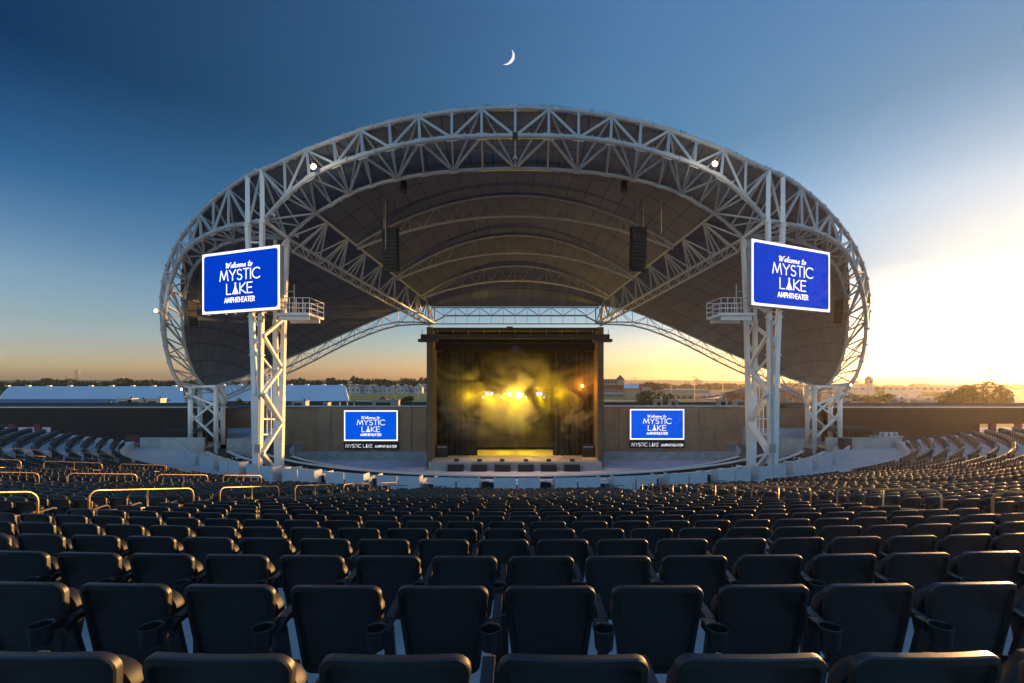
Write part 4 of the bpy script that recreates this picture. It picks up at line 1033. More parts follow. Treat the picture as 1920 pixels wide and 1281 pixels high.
# rear edge trusses
TIP = P(408, 722, 49.6)
Rt = [P(809, 572, 60.6), P(747, 583, 58.9), P(690, 606, 57.3), P(640, 628, 55.9), P(590, 651, 54.6), P(540, 672, 53.2), P(490, 694, 51.7), P(450, 710, 50.7), TIP]
Ra = [P(806, 608, 60.4), P(745, 611, 58.7), P(690, 628, 57.2), P(640, 650, 55.9), P(590, 676, 54.5), P(540, 700, 53.1), P(490, 720, 51.5), P(455, 735, 50.5), P(425, 748, 49.6)]
Rb_ = [P(806, 606, 61.5), P(745, 604, 60.0), P(690, 618, 58.7), P(640, 640, 57.4), P(590, 664, 56.0), P(540, 688, 54.6), P(490, 711, 53.1), P(455, 728, 52.1), P(425, 742, 51.2)]
rt = catmull(Rt, 2); ra = catmull(Ra, 2); rb = catmull(Rb_, 2)
for s in (-1, 1):
    q = lambda L_: [Vector((p.x if s < 0 else -p.x, p.y, p.z)) for p in L_]
    a, b, c = q(rt), q(ra), q(rb); mb = MB(); mb.path(a, .10, 6); mb.path(b, .10, 6); mb.path(c, .09, 6)
    for k in range(len(a)):
        mb.bar(a[k], b[k], .06, .06)
        mb.bar(b[k], c[k], .05, .05)
        if k < len(a) - 1:
            if k % 2: mb.bar(a[k], b[k + 1], .07, .07); mb.bar(a[k], c[k + 1], .06, .06); mb.bar(b[k], c[k + 1], .05, .05)
            else: mb.bar(b[k], a[k + 1], .07, .07); mb.bar(c[k], a[k + 1], .06, .06); mb.bar(c[k], b[k + 1], .05, .05)
    wpart(mb, 'rear_edge_truss', M['steel'], can)
# fabric roof
def memb(rows, name, su, sv):
    mb = MB(); mb.grid(rows); Ti = can.matrix_basis.inverted(); mb.v = [tuple(Ti @ Vector(v)) for v in mb.v]
    o = mb.build(name, M['membrane'], can, True); me = o.data; uvl = me.uv_layers.new(name='UVMap'); m_, n_ = len(rows), len(rows[0])
    for l in me.loops:
        i, j = divmod(l.vertex_index, n_); uvl.data[l.index].uv = (j / (n_ - 1) * su, i / (m_ - 1) * sv)
    return o
def resample(pts, n):
    d = [0]
    for a, b in zip(pts[:-1], pts[1:]): d.append(d[-1] + (b - a).length)
    out = []; j = 0
    for i in range(n + 1):
        x = d[-1] * i / n
        while j < len(d) - 2 and d[j + 1] < x: j += 1
        t = (x - d[j]) / max(d[j + 1] - d[j], 1e-9); out.append(lerp(pts[j], pts[j + 1], min(max(t, 0), 1)))
    return out
NS = 40
UPV = Vector((0, 0, 1))
f0 = resample(catmull([p for p in Tc[nmid - 8:nmid + 9]], 4), NS)
f1 = resample(catmull([p + UPV * .35 for p in Bc[nmid - 8:nmid + 9]], 4), NS)
cur = [f0, f1] + [resample(rib_curve(abs(e.x), e.y, e.z, za + .12), NS) for (_, e, za) in ribs]
rear = [Vector((xr * (2 * i / NS - 1), 60.75, z1 + .12)) for i in range(NS + 1)]; cur.append(rear)
rows = []
for a in range(len(cur) - 1):
    nn = 6
    for k in range(nn):
        t = k / nn; rise = (.55 if a >= 1 else .15) * math.sin(PI * t)
        rows.append([lerp(cur[a][i], cur[a + 1][i], t) + UPV * rise * (1 - abs(2 * i / NS - 1) ** 4) for i in range(NS + 1)])
rows.append(cur[-1]); memb(rows, 'roof_membrane', 20, 14)
G = [T_[8], B_[8] + UPV * .35] + [e + UPV * .12 for (_, e, za) in ribs] + [U1 + UPV * .1]
Gs = resample(G, 30)
edge = []
for i in range(8, 25):
    wgt = min(max((i - 13) / 5, 0), 1); edge.append(lerp(T_[i], B_[i], wgt))
edge = edge[:-1] + [TIP]
Es = resample(catmull(edge, 3), 40); Rs = resample(catmull(Rt, 3), 40)
for s in (-1, 1):
    rows = []
    for j in range(31):
        v = j / 30; row = []
        for i in range(41):
            u = i / 40
            p = Es[i] * (1 - v) + Rs[i] * v + (Gs[j] - lerp(Gs[0], Gs[30], v)) * (1 - u) ** 1.5
            bul = 16 * u * (1 - u) * v * (1 - v)
            p = p + Vector((-.9, -.2, 1.7)) * bul
            row.append(Vector((p.x if s < 0 else -p.x, p.y, p.z)))
        rows.append(row)
    memb(rows, 'side_membrane', 14, 10)
# ------------------------------------------------------------------ masts
for s, sd_ in ((-1, 'left'), (1, 'right')):
    q = lambda p: Vector((p.x if s < 0 else -p.x, p.y, p.z))
    o = thing('canopy_mast', 'tall white four-post steel mast carrying the arch and a screen, %s' % sd_, 'mast', q(P(503, 890, 34.5)))
    Df = 33.0; Dr = 36.3
    T9 = q(T_[9]); T10 = q(T_[10])
    FL = [q(P(464, 419, Df)), q(P(472, 590, Df)), q(P(478, 742, Df))]; FR = [q(P(492, 413, Df)), q(P(490, 590, Df)), q(P(487.5, 742, Df))]
    foot = q(P(482.5, 893, 33.4))
    mb = MB(); mb.bar(T10, FL[0], .30, .22); mb.bar(FL[0], FL[1], .34, .26); mb.bar(FL[1], FL[2], .32, .3); mb.bar(T9, FR[0], .30, .22); mb.bar(FR[0], FR[1], .34, .26); mb.bar(FR[1], FR[2], .34, .3)
    mb.bar(q(P(483, 742, 33.1)), foot, .76, .42, up=(0, 1, 0), w2=(.50, .42)); 
    for k in range(5):
        y0 = 596 + k * 30; aa = lerp(FL[1], FL[2], k / 5); bb = lerp(FR[1], FR[2], (k + 1) / 5)
        if k % 2: aa = lerp(FL[1], FL[2], (k + 1) / 5); bb = lerp(FR[1], FR[2], k / 5)
        mb.bar(aa, bb, .14, .10)
    for yc in (455, 520, 640, 700): mb.bar(lerp(FL[0], FL[2], (yc - 419) / 323), lerp(FR[0], FR[2], (yc - 413) / 329), .13, .13)
    for A__, B__, w_ in ((FL[0], FL[1], .46), (FL[1], FL[2], .46), (FR[0], FR[1], .46), (FR[1], FR[2], .46)):
        for t_ in (.03, .5, .97): c_ = lerp(A__, B__, t_); mb.box((c_.x - w_/2, c_.y - .2, c_.z - .03), (c_.x + w_/2, c_.y + .2, c_.z + .03))
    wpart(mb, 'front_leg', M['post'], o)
    mb = MB(); a_ = q(P(486, 600, Df - .25)); b_ = q(P(484, 885, Df - .1)); mb.tube(a_, b_, .03, 6); mb.tube(a_ + Vector((.12, 0, 0)), b_ + Vector((.1, 0, 0)), .022, 6); mb.box((b_.x - .2, b_.y - .12, b_.z + 1.4), (b_.x + .2, b_.y + .02, b_.z + 2.0)); wpart(mb, 'conduit', M['hvac'], o)
    RL = [q(P(516, 440, Dr + .5)), q(P(516, 600, Dr)), q(P(518, 742, Dr))]; RR = [q(P(539, 447, Dr)), q(P(532.5, 600, Dr)), q(P(529.5, 742, Dr))]
    foot2 = q(P(523.5, 882, 36.2)); mb = MB()
    mb.bar(RL[0], RL[1], .28, .24); mb.bar(RL[1], RL[2], .32, .3); mb.bar(RR[0], RR[1], .32, .26); mb.bar(RR[1], RR[2], .36, .3)
    mb.bar(q(P(523.5, 742, Dr - .05)), foot2, .82, .42, up=(0, 1, 0), w2=(.56, .42))
    for k in range(4):
        aa = lerp(RL[1], RL[2], k / 4); bb = lerp(RR[1], RR[2], (k + 1) / 4)
        mb.bar(aa, bb, .13, .1) if k % 2 == 0 else mb.bar(lerp(RL[1], RL[2], (k + 1) / 4), lerp(RR[1], RR[2], k / 4), .13, .1)
    wpart(mb, 'rear_leg', M['post'], o)
    mb = MB(); zz = [(533, 597, Dr), (494, 630, Df), (529, 690, Dr), (492, 738, Df), (526, 792, Dr), (489, 850, Df + .2), (520, 888, 36)]
    for i, (a, b) in enumerate(zip(zz[:-1], zz[1:])):
        w_ = .24 if i < 3 else .50; mb.bar(q(P(*a)), q(P(*b)), w_, .2, up=(0, 1, 0))
    zz = [(516, 610, Dr), (474, 650, Df), (516, 700, Dr), (480, 742, Df)]
    for a, b in zip(zz[:-1], zz[1:]): mb.bar(q(P(*a)), q(P(*b)), .15, .15)
    mb.bar(q(P(489, 786, Df + .2)), q(P(524, 786, Dr)), .12, .12); mb.bar(q(P(489, 815, Df + .2)), q(P(515, 815, Dr)), .12, .12); mb.bar(q(P(489, 886, Df + .3)), q(P(516, 889, Dr - .3)), .2, .12)
    zz = [(494, 413, Df), (539, 447, Dr), (492, 520, Df), (536, 560, Dr), (492, 585, Df)]
    for a, b in zip(zz[:-1], zz[1:]): mb.bar(q(P(*a)), q(P(*b)), .2, .2)
    wpart(mb, 'brace', M['post'], o)
    mb = MB(); D = 34.6
    for px in (500.5, 508.5): mb.bar(q(P(px, 700, D)), q(P(px, 815, D)), .05, .05)
    for k in range(27): y_ = 702 + k * 4.2; mb.bar(q(P(500.5, y_, D)), q(P(508.5, y_, D)), .03, .03)
    wpart(mb, 'ladder', M['post'], o)
    # platform
    mb = MB(); z = (CY - 590) / F * 33; xa_, xb_ = sorted((s * abs(P(529, 0, 33).x), s * abs(P(590, 0, 33).x))); mb.box((xa_, 32.1, z - .18), (xb_, 34.6, z)); mb.box((xa_ + .1, 32.3, z - .5), (xb_ - .1, 32.45, z - .183)); mb.box((xa_ + .1, 34.0, z - .5), (xb_ - .1, 34.15, z - .183)); wpart(mb, 'platform', M['post'], o)
    mb = MB()
    for (yy_) in (32.15, 34.55):
        for h in (.35, .7, 1.07): mb.tube((xa_, yy_, z + h), (xb_, yy_, z + h), .025, 6)
        for k in range(6): xx = xa_ + (xb_ - xa_) * k / 5; mb.tube((xx, yy_, z), (xx, yy_, z + 1.07), .025, 6)
    xe_ = xb_ if s < 0 else xa_
    for h in (.35, .7, 1.07): mb.tube((xe_, 32.15, z + h), (xe_, 34.55, z + h), .025, 6)
    xm = xe_ + s * 1.3
    for h in (1.6,): mb.tube((xm, 32.6, z + h), (xm + s * 2, 32.6, z + h), .02, 6)
    for dx in (0, 1, 2): mb.tube((xm + s * dx, 32.6, z), (xm + s * dx, 32.6, z + 2.1), .022, 6)
    wpart(mb, 'platform_railing', M['post'], o)
    # rear support at the end of the arch
    o = thing('arch_support', 'short white braced support under the %s end of the arch' % sd_, 'support', q(P(388, 832, 49.5)))
    pp = [(357, 48.2), (375, 50.4), (405, 48.2), (418, 50.2)]
    for px, D in pp: mb = MB(); mb.tube(q(P(px, 724, D)), Vector((q(P(px, 0, D)).x, D, PLAZA)), .24, 10); wpart(mb, 'post', M['post'], o, True)
    mb = MB()
    A_ = [q(P(px, 724, D)) for px, D in pp]
    mb.bar(q(P(340, 726, 48.2)), A_[2], .26, .22); mb.bar(A_[1], A_[3], .22, .2); mb.bar(A_[0], A_[1], .2, .2); mb.bar(A_[2], A_[3], .2, .2); mb.bar(q(P(340, 726, 48.2)), A_[1], .2, .2)
    def at_(i, y): px, D = pp[i]; return q(P(px, y, D))
    for (i, ya, j, yb) in ((0, 792, 2, 752), (0, 776, 2, 822), (1, 752, 3, 790), (1, 810, 3, 770), (0, 770, 1, 800), (2, 735, 3, 765), (2, 790, 3, 765), (0, 735, 1, 765), (0, 815, 1, 800), (2, 800, 3, 820)): mb.bar(at_(i, ya), at_(j, yb), .2, .16)
    mb.bar(at_(0, 750), q(P(350, 738, 47)), .2, .2)
    # arms from the arch chords down to the posts
    mb.bar(q(F_[24]), at_(2, 760), .22, .22); mb.bar(q(B_[24]), at_(3, 740), .22, .22); mb.bar(q(T_[24]), A_[0], .25, .25); mb.bar(q(Ra[-1]), at_(3, 765), .2, .2); mb.bar(q(Ra[-1]), A_[2], .2, .2)
    wpart(mb, 'brace', M['post'], o)

# ------------------------------------------------------------------ loudspeakers and floodlights
def line_array(label, px, y0, y1, D, wd, n, bend, face):
    c = P(px, y0, D); o = thing('line_array', label, 'speaker', c, group='hanging loudspeaker arrays'); h = (y1 - y0) / F * D / n
    prev = c.copy()
    mb = MB(); mb.box((c.x - wd * .5, D - .4, c.z + .02), (c.x + wd * .5, D + .4, c.z + .1)); 
    for dx in (-.3, .3): mb.tube((c.x + dx, D, c.z + .1), (c.x + dx, D, c.z + 2.6), .02, 5)
    wpart(mb, 'rigging_frame', M['blackmetal'], o)
    for k in range(n):
        a = bend * k / n; Mx = Matrix.Translation((c.x, D + bend * (k / n) ** 2 * 1.2, c.z - h * (k + .5))) @ Matrix.Rotation(face, 4, 'Z') @ Matrix.Rotation(a, 4, 'X')
        mb = MB(); mb.prism([(-wd/2, -.32), (wd/2, -.32), (wd * .42, .36), (-wd * .42, .36)], -h * .47, h * .47, Mx)
        mb.box((-wd * .44, -.345, -h * .36), (-wd * .05, -.322, h * .36), Mx); mb.box((wd * .05, -.345, -h * .36), (wd * .44, -.322, h * .36), Mx)
        wpart(mb, 'cabinet', M['cab'], o)
line_array('long black loudspeaker array hanging left under the canopy centre', 733, 431, 508, 38.5, 1.35, 12, .35, R(-15))
line_array('long black loudspeaker array hanging right under the canopy centre', 1196, 429, 507, 38.5, 1.35, 12, .35, R(15))
line_array('black loudspeaker array hanging outside the left mast screen', 356, 566, 612, 39.5, 1.1, 8, .2, R(-35))
line_array('black loudspeaker array hanging outside the right mast screen', 1578, 563, 607, 39.5, 1.1, 8, .2, R(35))
for px, sd_ in ((757, 'left'), (1170, 'right')):
    c = P(px, 336, 36); o = thing('hanging_speaker', 'small dark speaker hanging from the inner chord, %s' % sd_, 'speaker', c, group='small hanging speakers')
    mb = MB(); mb.box((c.x - .22, 35.8, c.z - 1.0), (c.x + .22, 36.2, c.z - .2)); wpart(mb, 'cabinet', M['cab'], o)
    mb = MB(); mb.tube((c.x, 36, c.z - .2), (c.x, 36, c.z + .6), .03, 5); wpart(mb, 'hanger', M['blackmetal'], o)
c = P(966, 256, 30); o = thing('horn_speaker', 'small dark box mounted at the crown of the front chord', 'speaker', c)
mb = MB(); mb.box((c.x - .17, 29.7, c.z - .28), (c.x + .17, 29.95, c.z + .12)); wpart(mb, 'case', M['cab'], o)
mb = MB(); mb.tube((c.x, 30.2, c.z - .2), (c.x, 30.2, c.z - 1.2), .02, 5); mb.lathe([(.02, 0), (.16, -.1), (.2, -.2), (.1, -.25)], 10, Matrix.Translation((c.x, 30.2, c.z - 1.2))); wpart(mb, 'hanging_microphone', M['trim'], o)
# hanging cables
for (px, y0, y1, D) in ((720, 345, 430, 37.5), (1206, 345, 430, 37.5), (1240, 345, 440, 36.5), (723, 300, 470, 36.8)):
    a = P(px, y0, D); b = P(px, y1, D); mb = MB(); mb.tube(a, b, .012, 4)
    tag(mb.build('hanging_cable', M['galv_sun']), 'thin cable hanging from the arch %s' % {720: 'to the left speaker array', 1206: 'to the right speaker array', 1240: 'right of the right speaker array', 723: 'in front of the left speaker array'}[px], 'cable', 'cables hanging from the arch')
def flood(label, px, py, D, r, m_, e, col):
    c = P(px, py, D); o = thing('floodlight', label, 'floodlight', c, group='floodlights on the canopy')
    mb = MB(); mb.lathe([(.0005, -.02), (r * .7, -.015), (r, 0)], 14, Matrix.Translation(c + Vector((0, -.05, 0))) @ Matrix.Rotation(R(-90), 4, 'X')); wpart(mb, 'lens', m_, o)
    mb = MB(); mb.lathe([(r * 1.02, 0), (r * 1.15, .02), (r * 1.1, .2), (r * .5, .3), (.0005, .3)], 14, Matrix.Translation(c + Vector((0, -.05, 0))) @ Matrix.Rotation(R(-90), 4, 'X')); wpart(mb, 'housing', M['hvac'], o)
    if e: point('floodlight_light', c + Vector((0, -1.8, -.2)), col, e, .2)
flood('bright floodlight inside the arch on the left', 588, 313, 31.3, .19, M['flood'], 90, (1, .85, .6))
flood('bright floodlight inside the arch on the right', 1340, 308, 31.3, .19, M['flood'], 90, (1, .85, .6))
flood('bright floodlight sticking out of the left flank of the arch', 293, 583, 40.5, .16, M['flood_cool'], 40, (1, .95, .85))
flood('small floodlight at the foot of the arch on the left', 341, 730, 45.5, .11, M['flood_cool'], 40, (1, .95, .85))
flood('small floodlight at the foot of the arch on the right', 1595, 722, 45.5, .11, M['flood_cool'], 40, (1, .95, .85))
flood('faint floodlight on the right flank of the arch', 1634, 573, 41.5, .13, M['flood_cool'], 0, (1, .95, .85))
c0 = P(293, 583, 40.5); mb = MB(); mb.tube(c0 + Vector((.1, .2, 0)), F_[19] + Vector((.1, .3, .4)), .05, 6); tag(mb.build('lamp_bracket', M['steel']), 'short steel arm holding the outer floodlight on the left flank', 'bracket')

# ------------------------------------------------------------------ rooftop units
scope_on()
units = [(232, 752, 'two-vent', 1.9, 1.0), (254, 755, 'wide', 2.0, .9), (287, 755, 'square', 1.8, 1.0), (560, 757, 'low', 1.7, .7), (722, 757, 'long', 3.2, .8), (1236, 757, 'boxy', .9, .9), (1264, 757, 'twin', .9, .9), (1357, 757, 'tall', 1.0, .9), (1392, 758, 'ribbed', 1.7, .8), (1484, 757, 'narrow', .9, .8), (1591, 753, 'pale', 1.0, 1.0), (1611, 758, 'flat', 1.2, .6), (1692, 757, 'rounded', 1.2, .9), (1737, 758, 'broad', 2.3, .8), (197, 761, 'tiny', .6, .4), (610, 759, 'tiny pale', .6, .5)]
for (px, py, wd_, w_, h_) in units:
    D = 56.0; c = P(px, py, D); sd_ = 'left' if px < 966 else 'right'; zb = WT - .26
    o = thing('rooftop_unit', '%s grey air handling unit on the flat roof %s of the stage' % (wd_, sd_), 'air unit', (c.x, D, zb), group='rooftop units')
    mb = MB(); mb.box((c.x - w_ / 2, D, zb), (c.x + w_ / 2, D + 1, zb + h_)); mb.box((c.x - w_ / 2 - .05, D - .05, zb + h_ + .003), (c.x + w_ / 2 + .05, D + 1.05, zb + h_ + .08)); wpart(mb, 'casing', M['hvac'], o)
    mb = MB(); mb.tube((c.x + w_ * .3, D + .5, zb + h_ + .08), (c.x + w_ * .3, D + .5, zb + h_ + .3), .12, 10); wpart(mb, 'vent', M['blackmetal'], o); mb = MB(); mb.box((c.x - w_ * .35, D - .02, zb + .2), (c.x + w_ * .2, D - .003, zb + h_ * .75)); wpart(mb, 'grille', M['blackmetal'], o)
for (px, ) in ((462,), (637,), (651,), (664,), (1655,), (1667,)):
    D = 55; c = P(px, 757, D); mb = MB(); mb.tube((c.x, D, WT - .3), (c.x, D, WT + .35), .06, 8); mb.tube((c.x, D, WT + .35), (c.x, D, WT + .40), .10, 8)
    tag(mb.build('roof_vent_pipe', M['white_top']), 'thin white vent pipe on the flat roof behind the wall', 'pipe', 'white vent pipes')

scope_off()
# ------------------------------------------------------------------ surroundings
GZ = -11.0
def gmat():
    m = mat('ground_soil_grass', (.07, .075, .035), .95, var=.35, scale=.02); return m
mb = MB(); mb.grid([[(x, y, GZ - .5 if y > 100 else -13.5) for x in np.linspace(-6500, 6500, 13)] for y in (-60, 82, 104, 300, 700, 1500, 3000, 5200)]); tag(mb.build('ground', gmat()), kind='structure')
M['turf'] = mat('infield_turf', (.07, .17, .02), .9, var=.2, scale=.03); M['track'] = mat('track_dirt', (.22, .19, .16), .9, var=.1, scale=.05)
def flat(name, pts, z, mt): mb = MB(); mb.add([(x, y, z) for x, y in pts], [tuple(range(len(pts)))]); return tag(mb.build(name, mt), kind='structure')
def ell(cx, cy, a, b, n=48): return [(cx + a * math.cos(2 * PI * k / n), cy + b * math.sin(2 * PI * k / n)) for k in range(n)]
flat('race_track', ell(-20, 300, 200, 115), GZ - .38, M['track']); flat('infield_turf', ell(-20, 300, 195, 109), GZ - .34, M['turf']); flat('inner_track', ell(-20, 305, 155, 86), GZ - .30, M['track']); flat('inner_turf', ell(-20, 305, 150, 82), GZ - .26, M['turf'])
flat('car_park', [(110, 230), (420, 230), (520, 420), (140, 420)], GZ - .22, M['asphalt'])
flat('access_road', [(-140, 200), (-60, 190), (-40, 196), (-138, 208)], GZ - .2, M['asphalt'])
# white rail of the racecourse
for (a, b, nm) in ((198, 113, 'outer'), (152, 74, 'inner')):
    o = thing('racecourse_rail', 'long white %s rail of the racecourse beyond the walls' % nm, 'fence', (-20, 300 - b, GZ)); mb = MB(); e_ = ell(-20, 302, a, b, 120)
    mb.path([(x, y, GZ + .9) for x, y in e_], .10, 4, closed=True)
    for x, y in e_[::1]: mb.tube((x, y, GZ - .5), (x, y, GZ + .9), .06, 4)
    wpart(mb, 'rail', M['white_top'], o)
# barns
def barn(label, x0, x1, ye, yr, ze, zr, hip, wallm):
    o = thing('long_barn', label, 'barn', ((x0 + x1) / 2, ye, GZ), group='long barns'); mb = MB(); d = .25
    yb = 2 * yr - ye
    k0, k1 = hip; t = [(x0, ye, ze), (x1, ye, ze), (x1 * yr / ye + k1, yr, zr), (x0 * yr / ye + k0, yr, zr), (x1 * yb / ye, yb, ze), (x0 * yb / ye, yb, ze)]
    mb.add(t, [(0, 1, 2, 3), (2, 4, 5, 3), (1, 4, 2), (5, 0, 3), (5, 4, 1, 0)])
    wpart(mb, 'roof', M['whiteroof'], o)
    mb = MB(); b_ = [(x0 + 1, ye + .8), (x1 - 1, ye + .8), (x1 * yb / ye - 1, yb - .8), (x0 * yb / ye + 1, yb - .8)]; mb.prism(b_, GZ - .5, ze - .02); wpart(mb, 'wall', wallm, o)
    mb = MB()
    for k in range(9):
        xx = (x0 + (x1 - x0) * (k + .5) / 9) * yr / ye; mb.box((xx - .6, yr - .4, zr - .1), (xx + .6, yr + .4, zr + .32))
    wpart(mb, 'ridge_vents', M['whiteroof'], o)
barn('long white metal roof barn behind the far left of the arena', P(-5, 0, 142).x, P(347, 0, 142).x, 142, 158, -7.1, -1.75, (4, -1), M['redwall'])
barn('white metal roof barn with red walls seen between mast and stage', P(372, 0, 146).x, P(654, 0, 146).x, 146, 162, -6.4, -1.35, (1, -1.3), M['redwall'])
# houses beyond the track
def house(label, x, y, w_, h_, d_, rf, grp, wm='siding'):
    o = thing('house', label, 'house', (x, y, GZ - .5), group=grp); z0 = GZ - .5
    mb = MB(); mb.box((x - w_/2, y, z0), (x + w_/2, y + d_, z0 + h_)); mb.add([(x - w_/2, y + .01, z0 + h_), (x + w_/2, y + .01, z0 + h_), (x, y + .01, z0 + h_ + rf)], [(0, 1, 2)]); wpart(mb, 'wall', M[wm], o)
    mb = MB(); e = .5
    mb.add([(x - w_/2 - e, y - .4, z0 + h_ - .3), (x, y - .4, z0 + h_ + rf + .1), (x, y + d_ + .4, z0 + h_ + rf + .1), (x - w_/2 - e, y + d_ + .4, z0 + h_ - .3), (x + w_/2 + e, y - .4, z0 + h_ - .3), (x + w_/2 + e, y + d_ + .4, z0 + h_ - .3)], [(0, 1, 2, 3), (1, 4, 5, 2)])
    wpart(mb, 'roof', M['greyroof'], o)
    for k in (-.25, .25):
        mb = MB(); mb.box((x + k * w_ - .7, y - .06, z0 + h_ * .35), (x + k * w_ + .7, y - .01, z0 + h_ * .7)); wpart(mb, 'window', M['glass'], o)
for k in range(18):
    px = 658 + k * 8.4; D = 430 + random.uniform(-8, 18); house('pale gabled house beyond the green racetrack, %s from the left' % ORD[k + 1], P(px, 0, D).x, D, random.uniform(6, 9), random.uniform(4, 6), 9, random.uniform(2, 3.2), 'pale houses beyond the racetrack')
for k in range(6):
    px = 365 + k * 14; D = 330; house('pale house glimpsed behind the left arch support, %s from the left' % ORD[k + 1], P(px, 0, D).x, D, 10, 5, 9, 3, 'houses behind the left support')
# red pyramid-roof pavilion
x, y = P(719, 0, 190).x, 190; o = thing('pavilion', 'pavilion with a dark red pyramid roof left of the stage', 'pavilion', (x, y, GZ))
mb = MB(); mb.add([(x - 4.0, y - 4, -9.6), (x + 4.0, y - 4, -9.6), (x + 4, y + 4, -9.6), (x - 4, y + 4, -9.6), (x - .8, y - .8, -6.7), (x + .8, y - .8, -6.7), (x + .8, y + .8, -6.7), (x - .8, y + .8, -6.7), (x, y, -6.2)], [(0, 1, 5, 4), (1, 2, 6, 5), (2, 3, 7, 6), (3, 0, 4, 7), (4, 5, 8), (5, 6, 8), (6, 7, 8), (7, 4, 8)]); wpart(mb, 'roof', mat('dark_red_shingle', (.17, .06, .06), .8), o)
mb = MB(); mb.box((x - 3, y - 3, GZ - .5), (x + 3, y + 3, -9.62)); wpart(mb, 'wall', M['tan'], o)
# grandstand on the right
g = thing('grandstand', 'racecourse grandstand with a pointed roof tower right of the stage', 'grandstand', (P(1170, 0, 330).x, 330, GZ))
X = lambda px, D=330: P(px, 0, D).x
Zp = lambda py, D=330: (CY - py) / F * D
mb = MB(); mb.box((X(1128), 335, GZ - .5), (X(1196), 350, Zp(721))); wpart(mb, 'lower_tier', M['redwall'], g)
mb = MB()
for k in range(10): mb.box((X(1128), 328 + k * .8, GZ + k * .55), (X(1190 - k * 1.5), 328.8 + k * .8, GZ + .55 + k * .55))
wpart(mb, 'stepped_seating', M['greyroof'], g)
mb = MB(); mb.box((X(1128), 334, Zp(722)), (X(1168), 350, Zp(712))); wpart(mb, 'club_level', M['tan'], g)
mb = MB()
for k in range(6): mb.box((X(1130 + k * 6), 333.9, Zp(719)), (X(1134 + k * 6), 333.98, Zp(714.5)))
wpart(mb, 'window_band', M['glass'], g)
mb = MB(); mb.box((X(1125), 332, Zp(712) + .02), (X(1166), 351, Zp(710.5))); mb.box((X(1128), 329, Zp(738)), (X(1197), 330, Zp(736.8))); wpart(mb, 'roof', M['whiteroof'], g)
mb = MB(); x0, x1 = X(1158), X(1171); xm = (x0 + x1) / 2; mb.box((x0, 331, Zp(722)), (x1, 335, Zp(711.9))); wpart(mb, 'tower', M['tan'], g)
mb = MB(); mb.add([(x0 - .4, 330.6, Zp(712)), (x1 + .4, 330.6, Zp(712)), (x1 + .4, 335.4, Zp(712)), (x0 - .4, 335.4, Zp(712)), (xm, 333, Zp(702.5))], [(0, 1, 4), (1, 2, 4), (2, 3, 4), (3, 0, 4)]); wpart(mb, 'tower_roof', M['shingle'], g)
o = thing('pavilion_stand', 'white roofed side stand in front of the grandstand', 'stand', (X(1185, 310), 310, GZ))
mb = MB(); mb.add([(X(1166, 310), 305, Zp(728, 310)), (X(1194, 310), 305, Zp(728, 310)), (X(1204, 310), 318, Zp(721, 310)), (X(1176, 310), 318, Zp(721, 310))], [(0, 1, 2, 3), (3, 2, 1, 0)]); wpart(mb, 'roof', M['whiteroof'], o)
mb = MB(); mb.box((X(1172, 310), 308, GZ - .5), (X(1198, 310), 316, Zp(729, 310))); wpart(mb, 'wall', M['tan'], o)
def shed(label, p0, p1, D, yt, yb_, wm, rm, windows=0, dep=20):
    x0, x1 = X(p0, D), X(p1, D); o = thing('low_building', label, 'building', ((x0 + x1) / 2, D, GZ), group='low buildings beyond the arena')
    zt = Zp(yt, D); mb = MB(); mb.box((x0, D, GZ - .5), (x1, D + dep, zt)); wpart(mb, 'wall', M[wm], o)
    mb = MB(); mb.box((x0 - .4, D - .4, zt + .01), (x1 + .4, D + dep + .4, zt + .45)); wpart(mb, 'roof', M[rm], o)
    for k in range(windows):
        xx = x0 + (x1 - x0) * (k + .5) / windows; mb = MB(); mb.box((xx - (x1 - x0) / windows * .3, D - .06, zt - 2.4), (xx + (x1 - x0) / windows * .3, D - .01, zt - 1.0)); wpart(mb, 'window', M['glass'], o)
shed('tan flat-roofed building with a grey gable next to the grandstand', 1204, 1221, 340, 727, 740, 'tan', 'greyroof')
shed('long tan flat-roofed building beyond the racetrack', 1230, 1330, 420, 731, 742, 'tan', 'trim')
shed('low grey building with a pale roof behind the bushes', 1255, 1300, 300, 741, 748, 'tan', 'greyroof', 4, 12)
shed('very long pale industrial building below the hills at right', 1585, 1792, 380, 725.5, 740, 'siding', 'trim', 16)
shed('pale two-storey building left of the clock tower', 1578, 1612, 500, 722, 733, 'siding', 'trim', 4)
shed('dark red stable block behind the right mast', 1395, 1540, 230, 738, 752, 'redwall', 'shingle', 9, 14)
shed('distant pale building above the left barn', 165, 178, 700, 718, 730, 'siding', 'trim')
shed('sunlit long building at the far left edge', -20, 60, 520, 721, 733, 'tan', 'trim', 5)
